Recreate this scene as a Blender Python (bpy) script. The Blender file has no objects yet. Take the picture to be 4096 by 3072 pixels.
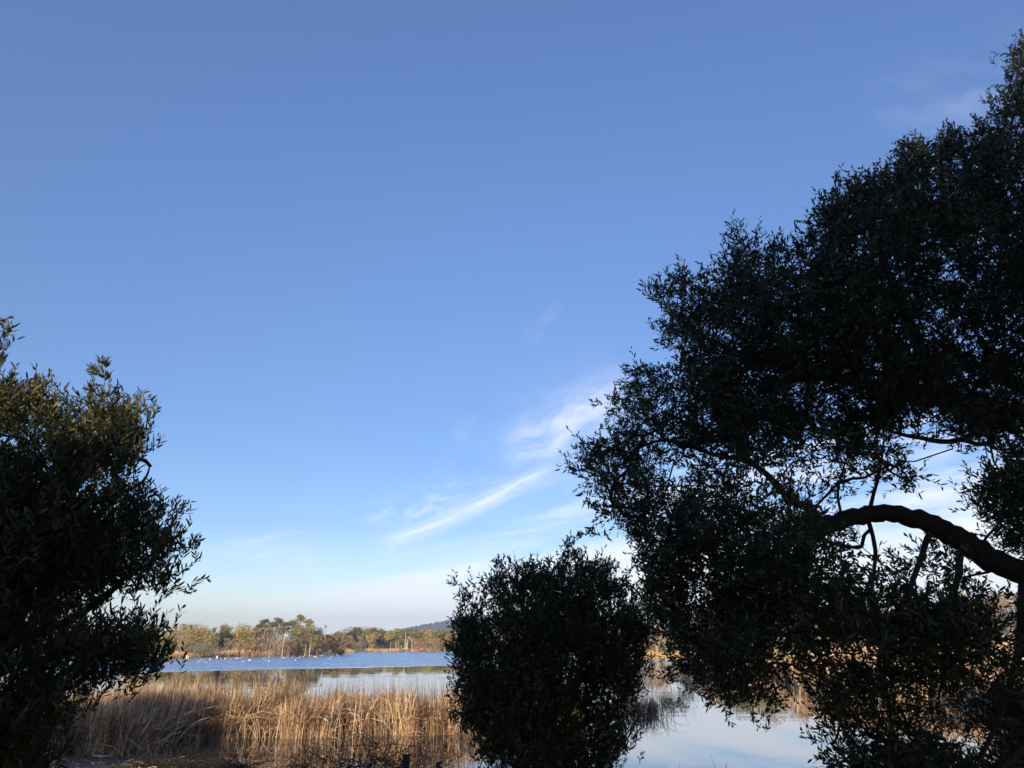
import bpy, math, numpy as np
from math import radians as R
from mathutils import Vector, noise as mn

# ------------------------------------------------------------------ camera, world, sun, exposure
SC = bpy.context.scene
COL = SC.collection
F, TH, CH = 711.1, R(20.2), 2.8
cam = bpy.data.objects.new('camera', bpy.data.cameras.new('camera'))
cam.data.lens = 25.0; cam.data.sensor_width = 36.0
cam.data.clip_start = 0.05; cam.data.clip_end = 20000
cam.location = (0, 0, CH); cam.rotation_euler = (R(90) + TH, 0, 0)
COL.objects.link(cam); SC.camera = cam

SUN_EL, SUN_AZ = R(15.3), R(188)          # azimuth clockwise from +Y (the way the camera looks)
sd = Vector((math.sin(SUN_AZ) * math.cos(SUN_EL), math.cos(SUN_AZ) * math.cos(SUN_EL), math.sin(SUN_EL)))
sl = bpy.data.lights.new('sun', 'SUN'); sl.energy = 5.0; sl.angle = R(0.55); sl.color = (1.0, 0.79, 0.55)
sun = bpy.data.objects.new('sun', sl); COL.objects.link(sun)
sun.rotation_euler = (-sd).to_track_quat('-Z', 'Y').to_euler()

SC.view_settings.view_transform = 'Standard'; SC.view_settings.look = 'None'
SC.view_settings.exposure = 0.85; SC.view_settings.gamma = 1.0
SC.view_settings.use_curve_mapping = False
SC.render.engine = 'CYCLES'
SC.cycles.max_bounces = 6; SC.cycles.diffuse_bounces = 2; SC.cycles.glossy_bounces = 3
SC.cycles.transmission_bounces = 3; SC.cycles.volume_bounces = 0
SC.cycles.use_denoising = True
SKY_STRENGTH = 0.11

CT, ST = math.cos(TH), math.sin(TH)
def ray(px, py):
    a = (px - 512.0) / F; b = (384.0 - py) / F
    return np.array([a, CT - b * ST, ST + b * CT])
def at(px, py, Y):
    """point seen at a pixel of a 1024x768 picture, Y metres in front of the camera"""
    r = ray(px, py); return np.array([0, 0, CH]) + r * (Y / r[1])
def G(px, py, z=0.0):
    r = ray(px, py); t = (z - CH) / r[2]; return (r[0] * t, r[1] * t)
def uv(px, py):
    r = ray(px, py); return (r[0] / r[1], r[2] / r[1])

# ---- node helpers
class NT:
    def __init__(s, tree): s.t = tree; s.n = tree.nodes; s.l = tree.links; s.n.clear()
    def new(s, typ, **kw):
        n = s.n.new(typ)
        for k, v in kw.items(): setattr(n, k, v)
        return n
    def put(s, sock, v):
        if isinstance(v, bpy.types.NodeSocket): s.l.new(v, sock)
        else: sock.default_value = v
    def m(s, op, a, b=0.0, c=None, clamp=False):
        n = s.new('ShaderNodeMath', operation=op, use_clamp=clamp)
        s.put(n.inputs[0], a)
        if op not in ('ABSOLUTE', 'SQRT', 'EXPONENT', 'SINE', 'COSINE'): s.put(n.inputs[1], b)
        if c is not None: s.put(n.inputs[2], c)
        return n.outputs[0]
    def xyz(s, x, y, z=0.0):
        n = s.new('ShaderNodeCombineXYZ')
        for i, v in enumerate((x, y, z)): s.put(n.inputs[i], v)
        return n.outputs[0]
    def noise(s, vec, scale, detail=3.0, rough=0.5, dist=0.0, col=False):
        n = s.new('ShaderNodeTexNoise'); s.put(n.inputs['Vector'], vec)
        n.inputs['Scale'].default_value = scale; n.inputs['Detail'].default_value = detail
        n.inputs['Roughness'].default_value = rough; n.inputs['Distortion'].default_value = dist
        return n.outputs['Color' if col else 'Fac']
    def ss(s, v, a, b):
        n = s.new('ShaderNodeMapRange', interpolation_type='SMOOTHSTEP'); s.put(n.inputs[0], v)
        n.inputs[1].default_value = a; n.inputs[2].default_value = b
        return n.outputs[0]
    def mix(s, f, a, b, bt='MIX'):
        n = s.new('ShaderNodeMix', data_type='RGBA', blend_type=bt)
        s.put(n.inputs[0], f)
        for i, v in ((6, a), (7, b)):
            s.put(n.inputs[i], v if isinstance(v, bpy.types.NodeSocket) else (*v, 1.0) if len(v) == 3 else v)
        return n.outputs[2]
    def ramp(s, f, stops):
        n = s.new('ShaderNodeValToRGB'); s.put(n.inputs[0], f); e = n.color_ramp.elements
        while len(e) < len(stops): e.new(0.5)
        for k, (p, c) in zip(e, stops): k.position = p; k.color = (*c, 1.0)
        return n.outputs[0]

# ---- world: physical sky plus thin cirrus laid out by direction
W = bpy.data.worlds.new('World'); SC.world = W; W.use_nodes = True
w = NT(W.node_tree)
sky = w.new('ShaderNodeTexSky', sky_type='NISHITA'); sky.sun_disc = False
sky.sun_elevation = SUN_EL; sky.sun_rotation = SUN_AZ
sky.altitude = 600; sky.air_density = 1.0; sky.dust_density = 1.0; sky.ozone_density = 1.5
tc = w.new('ShaderNodeTexCoord').outputs['Generated']
sep = w.new('ShaderNodeSeparateXYZ'); w.put(sep.inputs[0], tc)
dx, dy, dz = sep.outputs
yy = w.m('MAXIMUM', dy, 0.08)
U, V = w.m('DIVIDE', dx, yy), w.m('DIVIDE', dz, yy)
front = w.ss(dy, 0.08, 0.35)
def streak(p0, p1, width, seed, amp, bend=0.0, freq=(3.0, 1.0), thr=(0.42, 0.75), endsoft=0.55, dist=0.5):
    (u0, v0), (u1, v1) = uv(*p0), uv(*p1)
    cx, cy = (u0 + u1) / 2, (v0 + v1) / 2; L = math.hypot(u1 - u0, v1 - v0) / 2; ph = math.atan2(v1 - v0, u1 - u0)
    c, s_ = math.cos(ph), math.sin(ph)
    du, dv = w.m('SUBTRACT', U, cx), w.m('SUBTRACT', V, cy)
    X = w.m('DIVIDE', w.m('ADD', w.m('MULTIPLY', du, c), w.m('MULTIPLY', dv, s_)), L)
    Y = w.m('DIVIDE', w.m('SUBTRACT', w.m('MULTIPLY', dv, c), w.m('MULTIPLY', du, s_)), width)
    Y = w.m('ADD', Y, w.m('MULTIPLY', w.m('MULTIPLY', X, X), bend))
    nl = w.noise(w.xyz(X, w.m('MULTIPLY', Y, 0.25), seed), 1.6, 3, 0.55)
    Y = w.m('ADD', Y, w.m('MULTIPLY', w.m('SUBTRACT', nl, 0.5), dist * 4))
    body = w.m('EXPONENT', w.m('MULTIPLY', w.m('MULTIPLY', Y, Y), -1.0))
    ends = w.m('SUBTRACT', 1.0, w.ss(w.m('ABSOLUTE', X), endsoft, 1.15))
    # fibres run a little across the streak
    fib = w.noise(w.xyz(w.m('MULTIPLY', w.m('ADD', X, w.m('MULTIPLY', Y, 0.22)), freq[0]), w.m('MULTIPLY', Y, freq[1]), seed + 7), 1.0, 6, 0.60, 0.15)
    fib = w.ss(fib, *thr)
    return w.m('MULTIPLY', w.m('MULTIPLY', w.m('MULTIPLY', body, ends), fib), amp)
cl = [
    streak((376, 552), (560, 468), 0.010, 3.1, 0.66, bend=-0.7, freq=(1.6, 1.2), thr=(0.2, 0.6), dist=0.25, endsoft=.6),
    streak((368, 540), (470, 490), 0.032, 9.7, 0.38, freq=(2.2, 2.2), thr=(0.36, 0.72), dist=.3),
    streak((440, 512), (590, 458), 0.020, 5.5, 0.28, freq=(1.4, 2.0), thr=(0.3, 0.7), dist=.25),
    streak((500, 464), (640, 380), 0.036, 1.3, 0.62, bend=0.1, freq=(2.0, 1.3), thr=(0.15, 0.75), endsoft=0.45, dist=.22),
    streak((515, 472), (650, 395), 0.075, 2.2, 0.28, freq=(2.6, 1.5), thr=(0.25, 0.8), endsoft=0.4, dist=.3),
    streak((260, 548), (350, 566), 0.022, 6.6, 0.22, freq=(2.0, 0.9), thr=(0.3, 0.75)),
    streak((880, 130), (1060, 60), 0.07, 8.8, 0.12, freq=(2.0, 0.9), thr=(0.3, 0.8)),
    streak((455, 420), (505, 460), 0.018, 4.8, 0.10, freq=(2.0, 0.9), thr=(0.3, 0.8)),
    streak((480, 500), (560, 545), 0.030, 7.8, 0.12, freq=(2.0, 0.9), thr=(0.3, 0.8)),
    streak((525, 345), (560, 300), 0.012, 12.8, 0.10, freq=(2.0, 0.9), thr=(0.3, 0.8)),
]
tot = cl[0]
for c_ in cl[1:]: tot = w.m('MAXIMUM', tot, c_)
# low veil of cirrostratus over the horizon, thicker to the right
vb = w.noise(w.xyz(w.m('MULTIPLY', w.m('ADD', U, w.m('MULTIPLY', V, 1.2)), 2.2), w.m('MULTIPLY', w.m('ADD', V, w.m('MULTIPLY', U, -.22)), 15.0), 3.0), 1.0, 5, 0.55, 0.5)
vb2 = w.noise(w.xyz(w.m('MULTIPLY', w.m('ADD', U, w.m('MULTIPLY', V, 2.5)), 1.8), w.m('MULTIPLY', w.m('ADD', V, w.m('MULTIPLY', U, -.16)), 34.0), 13.0), 1.0, 6, 0.6, 0.3)
tex = w.m('SUBTRACT', w.m('ADD', w.m('MULTIPLY', vb, .6), w.m('MULTIPLY', vb2, .4)), .5)
lv = w.m('DIVIDE', w.m('SUBTRACT', w.m('ADD', .185, w.m('MULTIPLY', U, .22)), V), .17)
veil = w.m('MULTIPLY', w.ss(w.m('ADD', lv, w.m('MULTIPLY', tex, 4.6)), 0.0, 1.15), .88)
clouds = w.m('MULTIPLY', w.m('MAXIMUM', tot, veil), front, clamp=True)
elev = w.m('DIVIDE', dz, 1.0)
tint = w.ramp(w.m('MAXIMUM', elev, 0.0), [(0.0, (.93, .89, 1.0)), (0.05, (0.89, .88, 1.0)), (0.15, (.59, .68, .85)), (.257, (.57, .68, .90)), (.39, (.62, .71, .93)), (0.75, (0.63, .745, 1.0)), (1.0, (0.63, .745, 1.0))])
gain = w.m('ADD', 1.0, w.m('MULTIPLY', w.ss(elev, 0.2, 0.75), 0.29))
tv = w.new('ShaderNodeVectorMath', operation='SCALE'); w.put(tv.inputs[0], tint); w.put(tv.inputs['Scale'], gain)
base = w.mix(1.0, sky.outputs[0], tv.outputs[0], 'MULTIPLY')
skyc = w.mix(clouds, base, (6.0, 6.15, 6.5))
bg = w.new('ShaderNodeBackground'); w.put(bg.inputs[0], skyc); bg.inputs[1].default_value = SKY_STRENGTH
w.l.new(bg.outputs[0], w.new('ShaderNodeOutputWorld').inputs[0])

# ------------------------------------------------------------------ mesh helpers
rng = np.random.default_rng(11)
def unit(v):
    v = np.asarray(v, float); return v / np.maximum(np.linalg.norm(v, axis=-1, keepdims=True), 1e-9)
def rdir(n): return unit(rng.normal(size=(n, 3)))

class MB:
    """gathers vertices, faces and one value per vertex; build() links them as one mesh object"""
    def __init__(s): s.v = []; s.f = []; s.a = []; s.n = 0
    def add(s, v, faces, a=0.5):
        v = np.asarray(v, float).reshape(-1, 3)
        for f in faces: s.f.append(np.asarray(f, np.int64) + s.n)
        s.v.append(v); s.a.append(np.broadcast_to(np.asarray(a, float), (len(v),)).copy()); s.n += len(v)
    def leaves(s, B, D, N, L, Wd, a, curl=0.12):
        n = len(B); L = np.broadcast_to(L, (n,))[:, None]; Wd = np.broadcast_to(Wd, (n,))[:, None]
        S = unit(np.cross(D, N)); N = unit(np.cross(S, D))
        vs = np.stack([B, B + D*.32*L + S*Wd*.5, B + D*.32*L - S*Wd*.5 , B + D*.70*L + S*Wd*.42 - N*L*curl*.5,
                       B + D*.70*L - S*Wd*.42 - N*L*curl*.5, B + D*L - N*L*curl*1.3], 1).reshape(-1, 3)
        i = np.arange(n)[:, None] * 6
        s.add(vs, [i + [0, 1, 2], i + [1, 3, 4, 2], i + [3, 5, 4]], np.repeat(np.broadcast_to(a, (n,)), 6))
    def tufts(s, P, D, size, a):
        """small ragged foliage faces (a bent three-pointed patch each)"""
        n = len(P); X = unit(np.cross(D, rdir(n))); Y = unit(np.cross(D, X)); z = np.broadcast_to(size, (n,))[:, None]
        vs = np.stack([P - X*z*.5, P + Y*z*.28 + D*z*.12, P + X*z*.5, P - Y*z*.28 + D*z*.05], 1).reshape(-1, 3)
        i = np.arange(n)[:, None] * 4
        s.add(vs, [i + [0, 1, 2], i + [0, 2, 3]], np.repeat(np.broadcast_to(a, (n,)), 4))
    def tubes(s, P, Rr, sides=4, a=0.5, cap=False):
        """P (n,k,3) paths, Rr (n,k) radii"""
        P = np.asarray(P, float); n, k, _ = P.shape; Rr = np.broadcast_to(Rr, (n, k))
        T = np.empty_like(P); T[:, 1:-1] = P[:, 2:] - P[:, :-2]; T[:, 0] = P[:, 1] - P[:, 0]; T[:, -1] = P[:, -1] - P[:, -2]
        T = unit(T); D = unit(P[:, -1] - P[:, 0])
        ref = np.where(np.abs(D[:, 2:3]) > .8, [[1., .1, 0]], [[0.05, 0, 1.]])
        X = unit(np.cross(T, ref[:, None, :])); Y = np.cross(T, X)
        an = np.arange(sides) * 2 * np.pi / sides
        vs = P[:, :, None] + Rr[:, :, None, None] * (X[:, :, None] * np.cos(an)[:, None] + Y[:, :, None] * np.sin(an)[:, None])
        idx = np.arange(n * k * sides).reshape(n, k, sides)
        q = np.stack([idx[:, :-1], np.roll(idx[:, :-1], -1, 2), np.roll(idx[:, 1:], -1, 2), idx[:, 1:]], -1).reshape(-1, 4)
        av = np.repeat(np.broadcast_to(a, (n,)), k * sides)
        fs = [q]
        if cap: fs.append(idx[:, -1, :].reshape(n, sides)); 
        s.add(vs.reshape(-1, 3), fs, av)
    def ribbons(s, P, Wd, a, side=None):
        P = np.asarray(P, float); n, k, _ = P.shape; Wd = np.broadcast_to(Wd, (n, k))
        D = unit(P[:, -1] - P[:, 0]); S = unit(np.cross(D, rdir(n) if side is None else side))[:, None]
        vs = np.stack([P - S * Wd[..., None] * .5, P + S * Wd[..., None] * .5], 2)
        idx = np.arange(n * k * 2).reshape(n, k, 2)
        q = np.stack([idx[:, :-1, 0], idx[:, :-1, 1], idx[:, 1:, 1], idx[:, 1:, 0]], -1).reshape(-1, 4)
        s.add(vs.reshape(-1, 3), [q], np.repeat(np.broadcast_to(a, (n,)), k * 2))
    def build(s, name, mat, parent=None, smooth=False, origin=None):
        me = bpy.data.meshes.new(name)
        v = np.concatenate(s.v)
        off = np.zeros(3) if origin is None else np.asarray(origin, float)
        v = v - off
        me.vertices.add(len(v)); me.vertices.foreach_set('co', v.astype(np.float32).ravel())
        li = np.concatenate([f.ravel() for f in s.f]); ls = np.concatenate([np.full(len(f), f.shape[1]) for f in s.f])
        me.loops.add(len(li)); me.loops.foreach_set('vertex_index', li.astype(np.int32))
        me.polygons.add(len(ls)); me.polygons.foreach_set('loop_start', np.concatenate([[0], np.cumsum(ls)[:-1]]).astype(np.int32))
        if smooth: me.polygons.foreach_set('use_smooth', np.ones(len(ls), bool))
        me.update(calc_edges=True)
        at_ = me.attributes.new('v', 'FLOAT', 'POINT'); at_.data.foreach_set('value', np.concatenate(s.a).astype(np.float32))
        me.materials.append(mat)
        o = bpy.data.objects.new(name, me); COL.objects.link(o)
        if parent is not None:
            o.parent = parent
            if origin is None: o.location = -parent.location
        elif origin is not None: o.location = off
        return o

def thing(name, label, cat, loc, group=None):
    o = bpy.data.objects.new(name, None); COL.objects.link(o); o.empty_display_size = 0.2
    o.location = loc; o['label'] = label; o['category'] = cat
    if group: o['group'] = group
    return o
def tag(o, label, cat, group=None, kind=None):
    o['label'] = label; o['category'] = cat
    if group: o['group'] = group
    if kind: o['kind'] = kind
    return o
def struct(o, label, cat):
    o['kind'] = 'structure'; o['label'] = label; o['category'] = cat; return o

# ------------------------------------------------------------------ materials
def mat(name, stops, rough=0.6, transl=0.0, tcol=None, spec=0.3, nscale=0.0, namp=0.0, hue=None):
    m = bpy.data.materials.new(name); m.use_nodes = True; t = NT(m.node_tree)
    at_ = t.new('ShaderNodeAttribute'); at_.attribute_name = 'v'
    f = at_.outputs['Fac']
    if namp:
        oc = t.new('ShaderNodeTexCoord').outputs['Object']
        nz = t.noise(oc, nscale, 4, 0.6)
        f = t.m('ADD', f, t.m('MULTIPLY', t.m('SUBTRACT', nz, 0.5), namp), clamp=True)
    c = t.ramp(f, stops)
    p = t.new('ShaderNodeBsdfPrincipled'); t.put(p.inputs['Base Color'], c)
    p.inputs['Roughness'].default_value = rough; p.inputs['Specular IOR Level'].default_value = spec
    out = t.new('ShaderNodeOutputMaterial')
    if transl:
        tr = t.new('ShaderNodeBsdfTranslucent'); t.put(tr.inputs[0], t.mix(1.0, c, tcol or (1.2, 1.2, 0.6), 'MULTIPLY'))
        mx = t.new('ShaderNodeMixShader'); mx.inputs[0].default_value = transl
        t.l.new(p.outputs[0], mx.inputs[1]); t.l.new(tr.outputs[0], mx.inputs[2]); t.l.new(mx.outputs[0], out.inputs[0])
    else: t.l.new(p.outputs[0], out.inputs[0])
    return m
M = {}
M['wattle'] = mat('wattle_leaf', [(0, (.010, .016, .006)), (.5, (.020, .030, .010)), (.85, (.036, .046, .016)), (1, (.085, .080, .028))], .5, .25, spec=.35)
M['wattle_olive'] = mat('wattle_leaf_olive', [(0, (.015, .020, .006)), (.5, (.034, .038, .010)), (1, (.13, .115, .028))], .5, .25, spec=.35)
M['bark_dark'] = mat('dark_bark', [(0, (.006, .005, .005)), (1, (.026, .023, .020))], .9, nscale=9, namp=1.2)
M['twig_dark'] = mat('dark_twig', [(0, (.012, .009, .007)), (1, (.035, .028, .020))], .85)
M['reed'] = mat('dry_reed', [(0, (.050, .032, .022)), (.35, (.20, .13, .078)), (.7, (.43, .295, .175)), (1, (.72, .55, .37))], .65, .2, (1.1, 1.0, .8))
M['reed_far'] = mat('far_dry_reed', [(0, (.22, .14, .06)), (.5, (.42, .28, .13)), (1, (.60, .44, .24))], .7, .2, (1.1, 1, .8))
M['gum'] = mat('gum_foliage', [(0, (.070, .067, .027)), (.5, (.175, .155, .060)), (1, (.31, .265, .11))], .6, .15)
M['olive'] = mat('olive_foliage', [(0, (.13, .105, .036)), (.5, (.27, .215, .075)), (1, (.42, .33, .13))], .6, .15)
M['pine'] = mat('pine_foliage', [(0, (.045, .048, .024)), (.5, (.115, .110, .050)), (1, (.20, .18, .085))], .6, .1)
M['dark_and_shaded'] = mat('dark_and_shaded_foliage', [(0, (.008, .010, .007)), (.5, (.018, .020, .013)), (1, (.035, .036, .022))], .7)  # near-black; also carries the shade of shadowed trees in its colour
M['orange'] = mat('orange_foliage', [(0, (.16, .080, .025)), (.5, (.36, .18, .050)), (1, (.52, .28, .08))], .6, .2)
M['tan'] = mat('tan_foliage', [(0, (.12, .075, .038)), (.5, (.25, .155, .075)), (1, (.38, .245, .12))], .6, .2)
M['twig_brown'] = mat('brown_twig', [(0, (.085, .062, .044)), (.5, (.18, .135, .095)), (1, (.30, .23, .16))], .8)
M['twig_red'] = mat('reddish_twig', [(0, (.10, .062, .042)), (.5, (.22, .145, .095)), (1, (.35, .24, .16))], .8)
M['twig_pale'] = mat('pale_twig', [(0, (.16, .125, .09)), (.5, (.27, .215, .155)), (1, (.40, .32, .23))], .8)
M['bark'] = mat('bark', [(0, (.060, .046, .034)), (1, (.19, .15, .11))], .9, nscale=3, namp=.8)
M['bark_pale'] = mat('pale_bark', [(0, (.24, .19, .135)), (1, (.52, .43, .32))], .8, nscale=3, namp=.8)

# ------------------------------------------------------------------ the lake outline and the ground
SH = [(-160, 60), (-60, 32), (-26, 23), G(40, 756), G(150, 758), G(240, 762), (-5.2, 17.2), (-3.0, 15.2), (0, 14.2), (3, 13.4),
      (6, 13.0), (12, 14), (25, 21), (36, 30), (36, 40)]
SH += [G(1010, 709), G(930, 702), G(850, 699), G(800, 688), G(765, 672), G(720, 661.5), G(690, 659.3), G(660, 658.2), G(640, 657.2), G(615, 655.5), G(590, 653.5)]
SH += [G(560, 652.2), G(520, 651.4), G(480, 650.9), G(440, 651.4), G(400, 651.7), G(372, 652.1), G(362, 652.4), G(353, 653.6), G(330, 654.2), G(300, 655.0), G(270, 655.9),
       G(250, 656.3), G(225, 656.9), G(200, 657.6), G(165, 659.0), G(120, 660.2), G(60, 662), G(-60, 666), G(-200, 672)]
SH = np.array(SH, float)
def sdist(x, y):
    """signed distance to the shoreline, positive on land"""
    P = np.stack([np.ravel(x), np.ravel(y)], -1); best = np.full(len(P), 1e9); ins = np.zeros(len(P), bool)
    A, B = SH, np.roll(SH, -1, 0)
    for a, b in zip(A, B):
        ab = b - a; t = np.clip(((P - a) @ ab) / (ab @ ab), 0, 1)
        best = np.minimum(best, np.hypot(*(P - (a + t[:, None] * ab)).T))
        c = (a[1] > P[:, 1]) != (b[1] > P[:, 1])
        with np.errstate(divide='ignore', invalid='ignore'):
            ins ^= c & (P[:, 0] < (b[0] - a[0]) * (P[:, 1] - a[1]) / (b[1] - a[1]) + a[0])
    return np.where(ins, -best, best).reshape(np.shape(x))
def wob(x, y):
    return (np.sin(x * .9 + y * .37) + np.sin(x * .41 - y * .83 + 1.7) + np.sin(x * 1.7 + 2 * np.sin(y * .6)) * .6) / 2.6
def hground(x, y):
    x = np.asarray(x, float); y = np.asarray(y, float); s = sdist(x, y)
    near = (y < 30) & (y < 26 + np.abs(x) * .3)
    hn = np.minimum(.075 * s, 1.2) + .03 * wob(x, y) * np.clip(s / 2, 0, 1)
    rightside = np.clip((x - 5) / 20, 0, 1) * np.clip((140 - y) / 60, 0, 1)
    hf = np.minimum((.035 + .035 * rightside) * s, 5 + .004 * s) + .25 * np.clip(s / 1.5, 0, 1) + .15 * wob(x * .1, y * .1) * np.clip(s / 20, 0, 1)
    hw = np.maximum(.10 * s, -2.5)
    return np.where(s < 0, hw, np.where(near, hn, np.minimum(hf, 14)))
def gz(x, y): return float(hground(np.array([x]), np.array([y]))[0])

th = np.concatenate([np.linspace(-R(46), R(46), 420), np.linspace(R(46), 2 * np.pi - R(46), 120)[1:-1]])
rr = np.concatenate([[.3, 1, 2, 3, 4, 5, 6, 7, 8], np.geomspace(9, 9000, 330)])
TT, RR = np.meshgrid(th, rr, indexing='ij')
gx, gy = np.sin(TT) * RR, np.cos(TT) * RR
z = hground(gx, gy)
b = MB(); idx = np.arange(z.size).reshape(z.shape)
nx = np.roll(idx, -1, 0)
q = np.stack([idx[:, :-1], idx[:, 1:], nx[:, 1:], nx[:, :-1]], -1).reshape(-1, 4)[:, ::-1]
b.add(np.stack([gx, gy, z], -1).reshape(-1, 3), [q], np.clip(sdist(gx, gy) / 10, 0, 1).ravel())
c0 = len(idx[:, 0]); b.add([[0, 0, gz(0, 0)]], [], 1.0)
b.f.append(np.stack([np.full(c0, b.n - 1), nx[:, 0], idx[:, 0]], -1)[:, ::-1])

gm = bpy.data.materials.new('ground_soil_and_grass'); gm.use_nodes = True; t = NT(gm.node_tree)
geo = t.new('ShaderNodeNewGeometry').outputs['Position']
sp = t.new('ShaderNodeSeparateXYZ'); t.put(sp.inputs[0], geo)
n1 = t.noise(geo, 2.2, 6, .65); n2 = t.noise(geo, .045, 4, .6); n3 = t.noise(geo, 14, 4, .7)
soil = t.ramp(t.m('ADD', t.m('MULTIPLY', n1, .6), t.m('MULTIPLY', n3, .4)), [(.3, (.022, .016, .012)), (.5, (.050, .037, .026)), (.7, (.115, .085, .058))])
grass = t.ramp(t.m('ADD', n2, t.m('MULTIPLY', t.m('SUBTRACT', n1, .5), .5)), [(.32, (.075, .085, .030)), (.5, (.17, .145, .052)), (.68, (.30, .215, .095))])
far = t.ss(sp.outputs[1], 34, 60)
av = t.new('ShaderNodeAttribute'); av.attribute_name = 'v'
shore = t.m('SUBTRACT', 1.0, t.ss(av.outputs['Fac'], .0, .35))
grass = t.mix(t.m('MULTIPLY', shore, .7), grass, (.26, .185, .10))
c = t.mix(far, soil, grass)
p = t.new('ShaderNodeBsdfPrincipled'); t.put(p.inputs['Base Color'], c); p.inputs['Roughness'].default_value = .95
bm_ = t.new('ShaderNodeBump'); bm_.inputs['Strength'].default_value = .6; bm_.inputs['Distance'].default_value = .04
t.put(bm_.inputs['Height'], n3); t.put(p.inputs['Normal'], bm_.outputs[0])
t.l.new(p.outputs[0], t.new('ShaderNodeOutputMaterial').inputs[0])
struct(b.build('ground', gm, smooth=True), 'dark muddy bank in front and grassy shores round the lake', 'ground')

# ---- water: near half calm, a wind-ruffled blue band beyond
wm = bpy.data.materials.new('lake_water'); wm.use_nodes = True; t = NT(wm.node_tree)
geo = t.new('ShaderNodeNewGeometry').outputs['Position']
sp = t.new('ShaderNodeSeparateXYZ'); t.put(sp.inputs[0], geo); X, Y, Z = sp.outputs
jit = t.m('MULTIPLY', t.m('SUBTRACT', t.noise(t.xyz(t.m('MULTIPLY', X, .05), t.m('MULTIPLY', Y, .02)), 1, 3, .6), .5), 9)
lineL = t.m('ADD', 112, t.m('MULTIPLY', t.m('ADD', X, 11), .92))
lineR = t.m('ADD', 112, t.m('MULTIPLY', t.m('ADD', X, 11), .45))
dl = t.m('ADD', t.m('SUBTRACT', Y, t.m('MINIMUM', lineL, lineR)), jit)
wind = t.ss(dl, -1, 10)
wind = t.m('MULTIPLY', wind, t.m('SUBTRACT', 1.0, t.m('MULTIPLY', t.ss(X, 8, 20), t.ss(dl, 18, 26))))
patch = t.ss(t.noise(t.xyz(t.m('MULTIPLY', X, .03), t.m('MULTIPLY', Y, .09), 5), 1, 4, .55), .30, .62)
wv = t.noise(t.xyz(t.m('MULTIPLY', X, 1.6), t.m('MULTIPLY', Y, 2.6), 0), 1, 4, .7, col=True)
wvs = t.new('ShaderNodeSeparateXYZ'); t.put(wvs.inputs[0], wv)
sw = t.m('MULTIPLY', wind, t.m('ADD', .55, t.m('MULTIPLY', patch, .8)))
# calm part: long low swells plus faint streaky ripples
cv = t.noise(t.xyz(t.m('MULTIPLY', X, .35), t.m('MULTIPLY', Y, 2.0), 2), 1, 3, .55, .3, col=True)
cvs = t.new('ShaderNodeSeparateXYZ'); t.put(cvs.inputs[0], cv)
rp = t.ss(t.noise(t.xyz(t.m('MULTIPLY', X, .04), t.m('MULTIPLY', Y, .16), 9), 1, 3, .55), .42, .7)
ca = t.m('ADD', .004, t.m('MULTIPLY', rp, .034))
ny = t.m('ADD', t.m('MULTIPLY', wind, -.13), t.m('ADD', t.m('MULTIPLY', t.m('SUBTRACT', wvs.outputs[1], .5), t.m('MULTIPLY', sw, 1.5)), t.m('MULTIPLY', t.m('SUBTRACT', cvs.outputs[1], .5), ca)))
nx_ = t.m('ADD', t.m('MULTIPLY', t.m('SUBTRACT', wvs.outputs[0], .5), t.m('MULTIPLY', sw, 1.0)), t.m('MULTIPLY', t.m('SUBTRACT', cvs.outputs[0], .5), t.m('MULTIPLY', ca, .4)))
nrm = t.new('ShaderNodeVectorMath', operation='NORMALIZE'); t.put(nrm.inputs[0], t.xyz(nx_, ny, 1.0))
p = t.new('ShaderNodeBsdfPrincipled'); p.inputs['Base Color'].default_value = (.035, .042, .045, 1)
p.inputs['IOR'].default_value = 1.333; p.inputs['Specular IOR Level'].default_value = .5
t.put(p.inputs['Roughness'], t.m('ADD', .015, t.m('MULTIPLY', wind, .10))); t.put(p.inputs['Normal'], nrm.outputs[0])
gl_ = t.new('ShaderNodeBsdfGlossy'); gl_.inputs['Color'].default_value = (.95, .97, 1, 1); t.put(gl_.inputs['Roughness'], t.m('ADD', .015, t.m('MULTIPLY', wind, .10))); t.put(gl_.inputs['Normal'], nrm.outputs[0])
mx = t.new('ShaderNodeMixShader'); t.put(mx.inputs[0], t.m('ADD', .18, t.m('MULTIPLY', wind, .5))); t.l.new(p.outputs[0], mx.inputs[1]); t.l.new(gl_.outputs[0], mx.inputs[2])
t.l.new(mx.outputs[0], t.new('ShaderNodeOutputMaterial').inputs[0])
b = MB(); b.add([(-900, 5, 0), (700, 5, 0), (700, 900, 0), (-900, 900, 0)], [[[0, 1, 2, 3]]])
struct(b.build('lake_water', wm), 'calm lake water with a wind-ruffled blue band further out', 'water')

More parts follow.
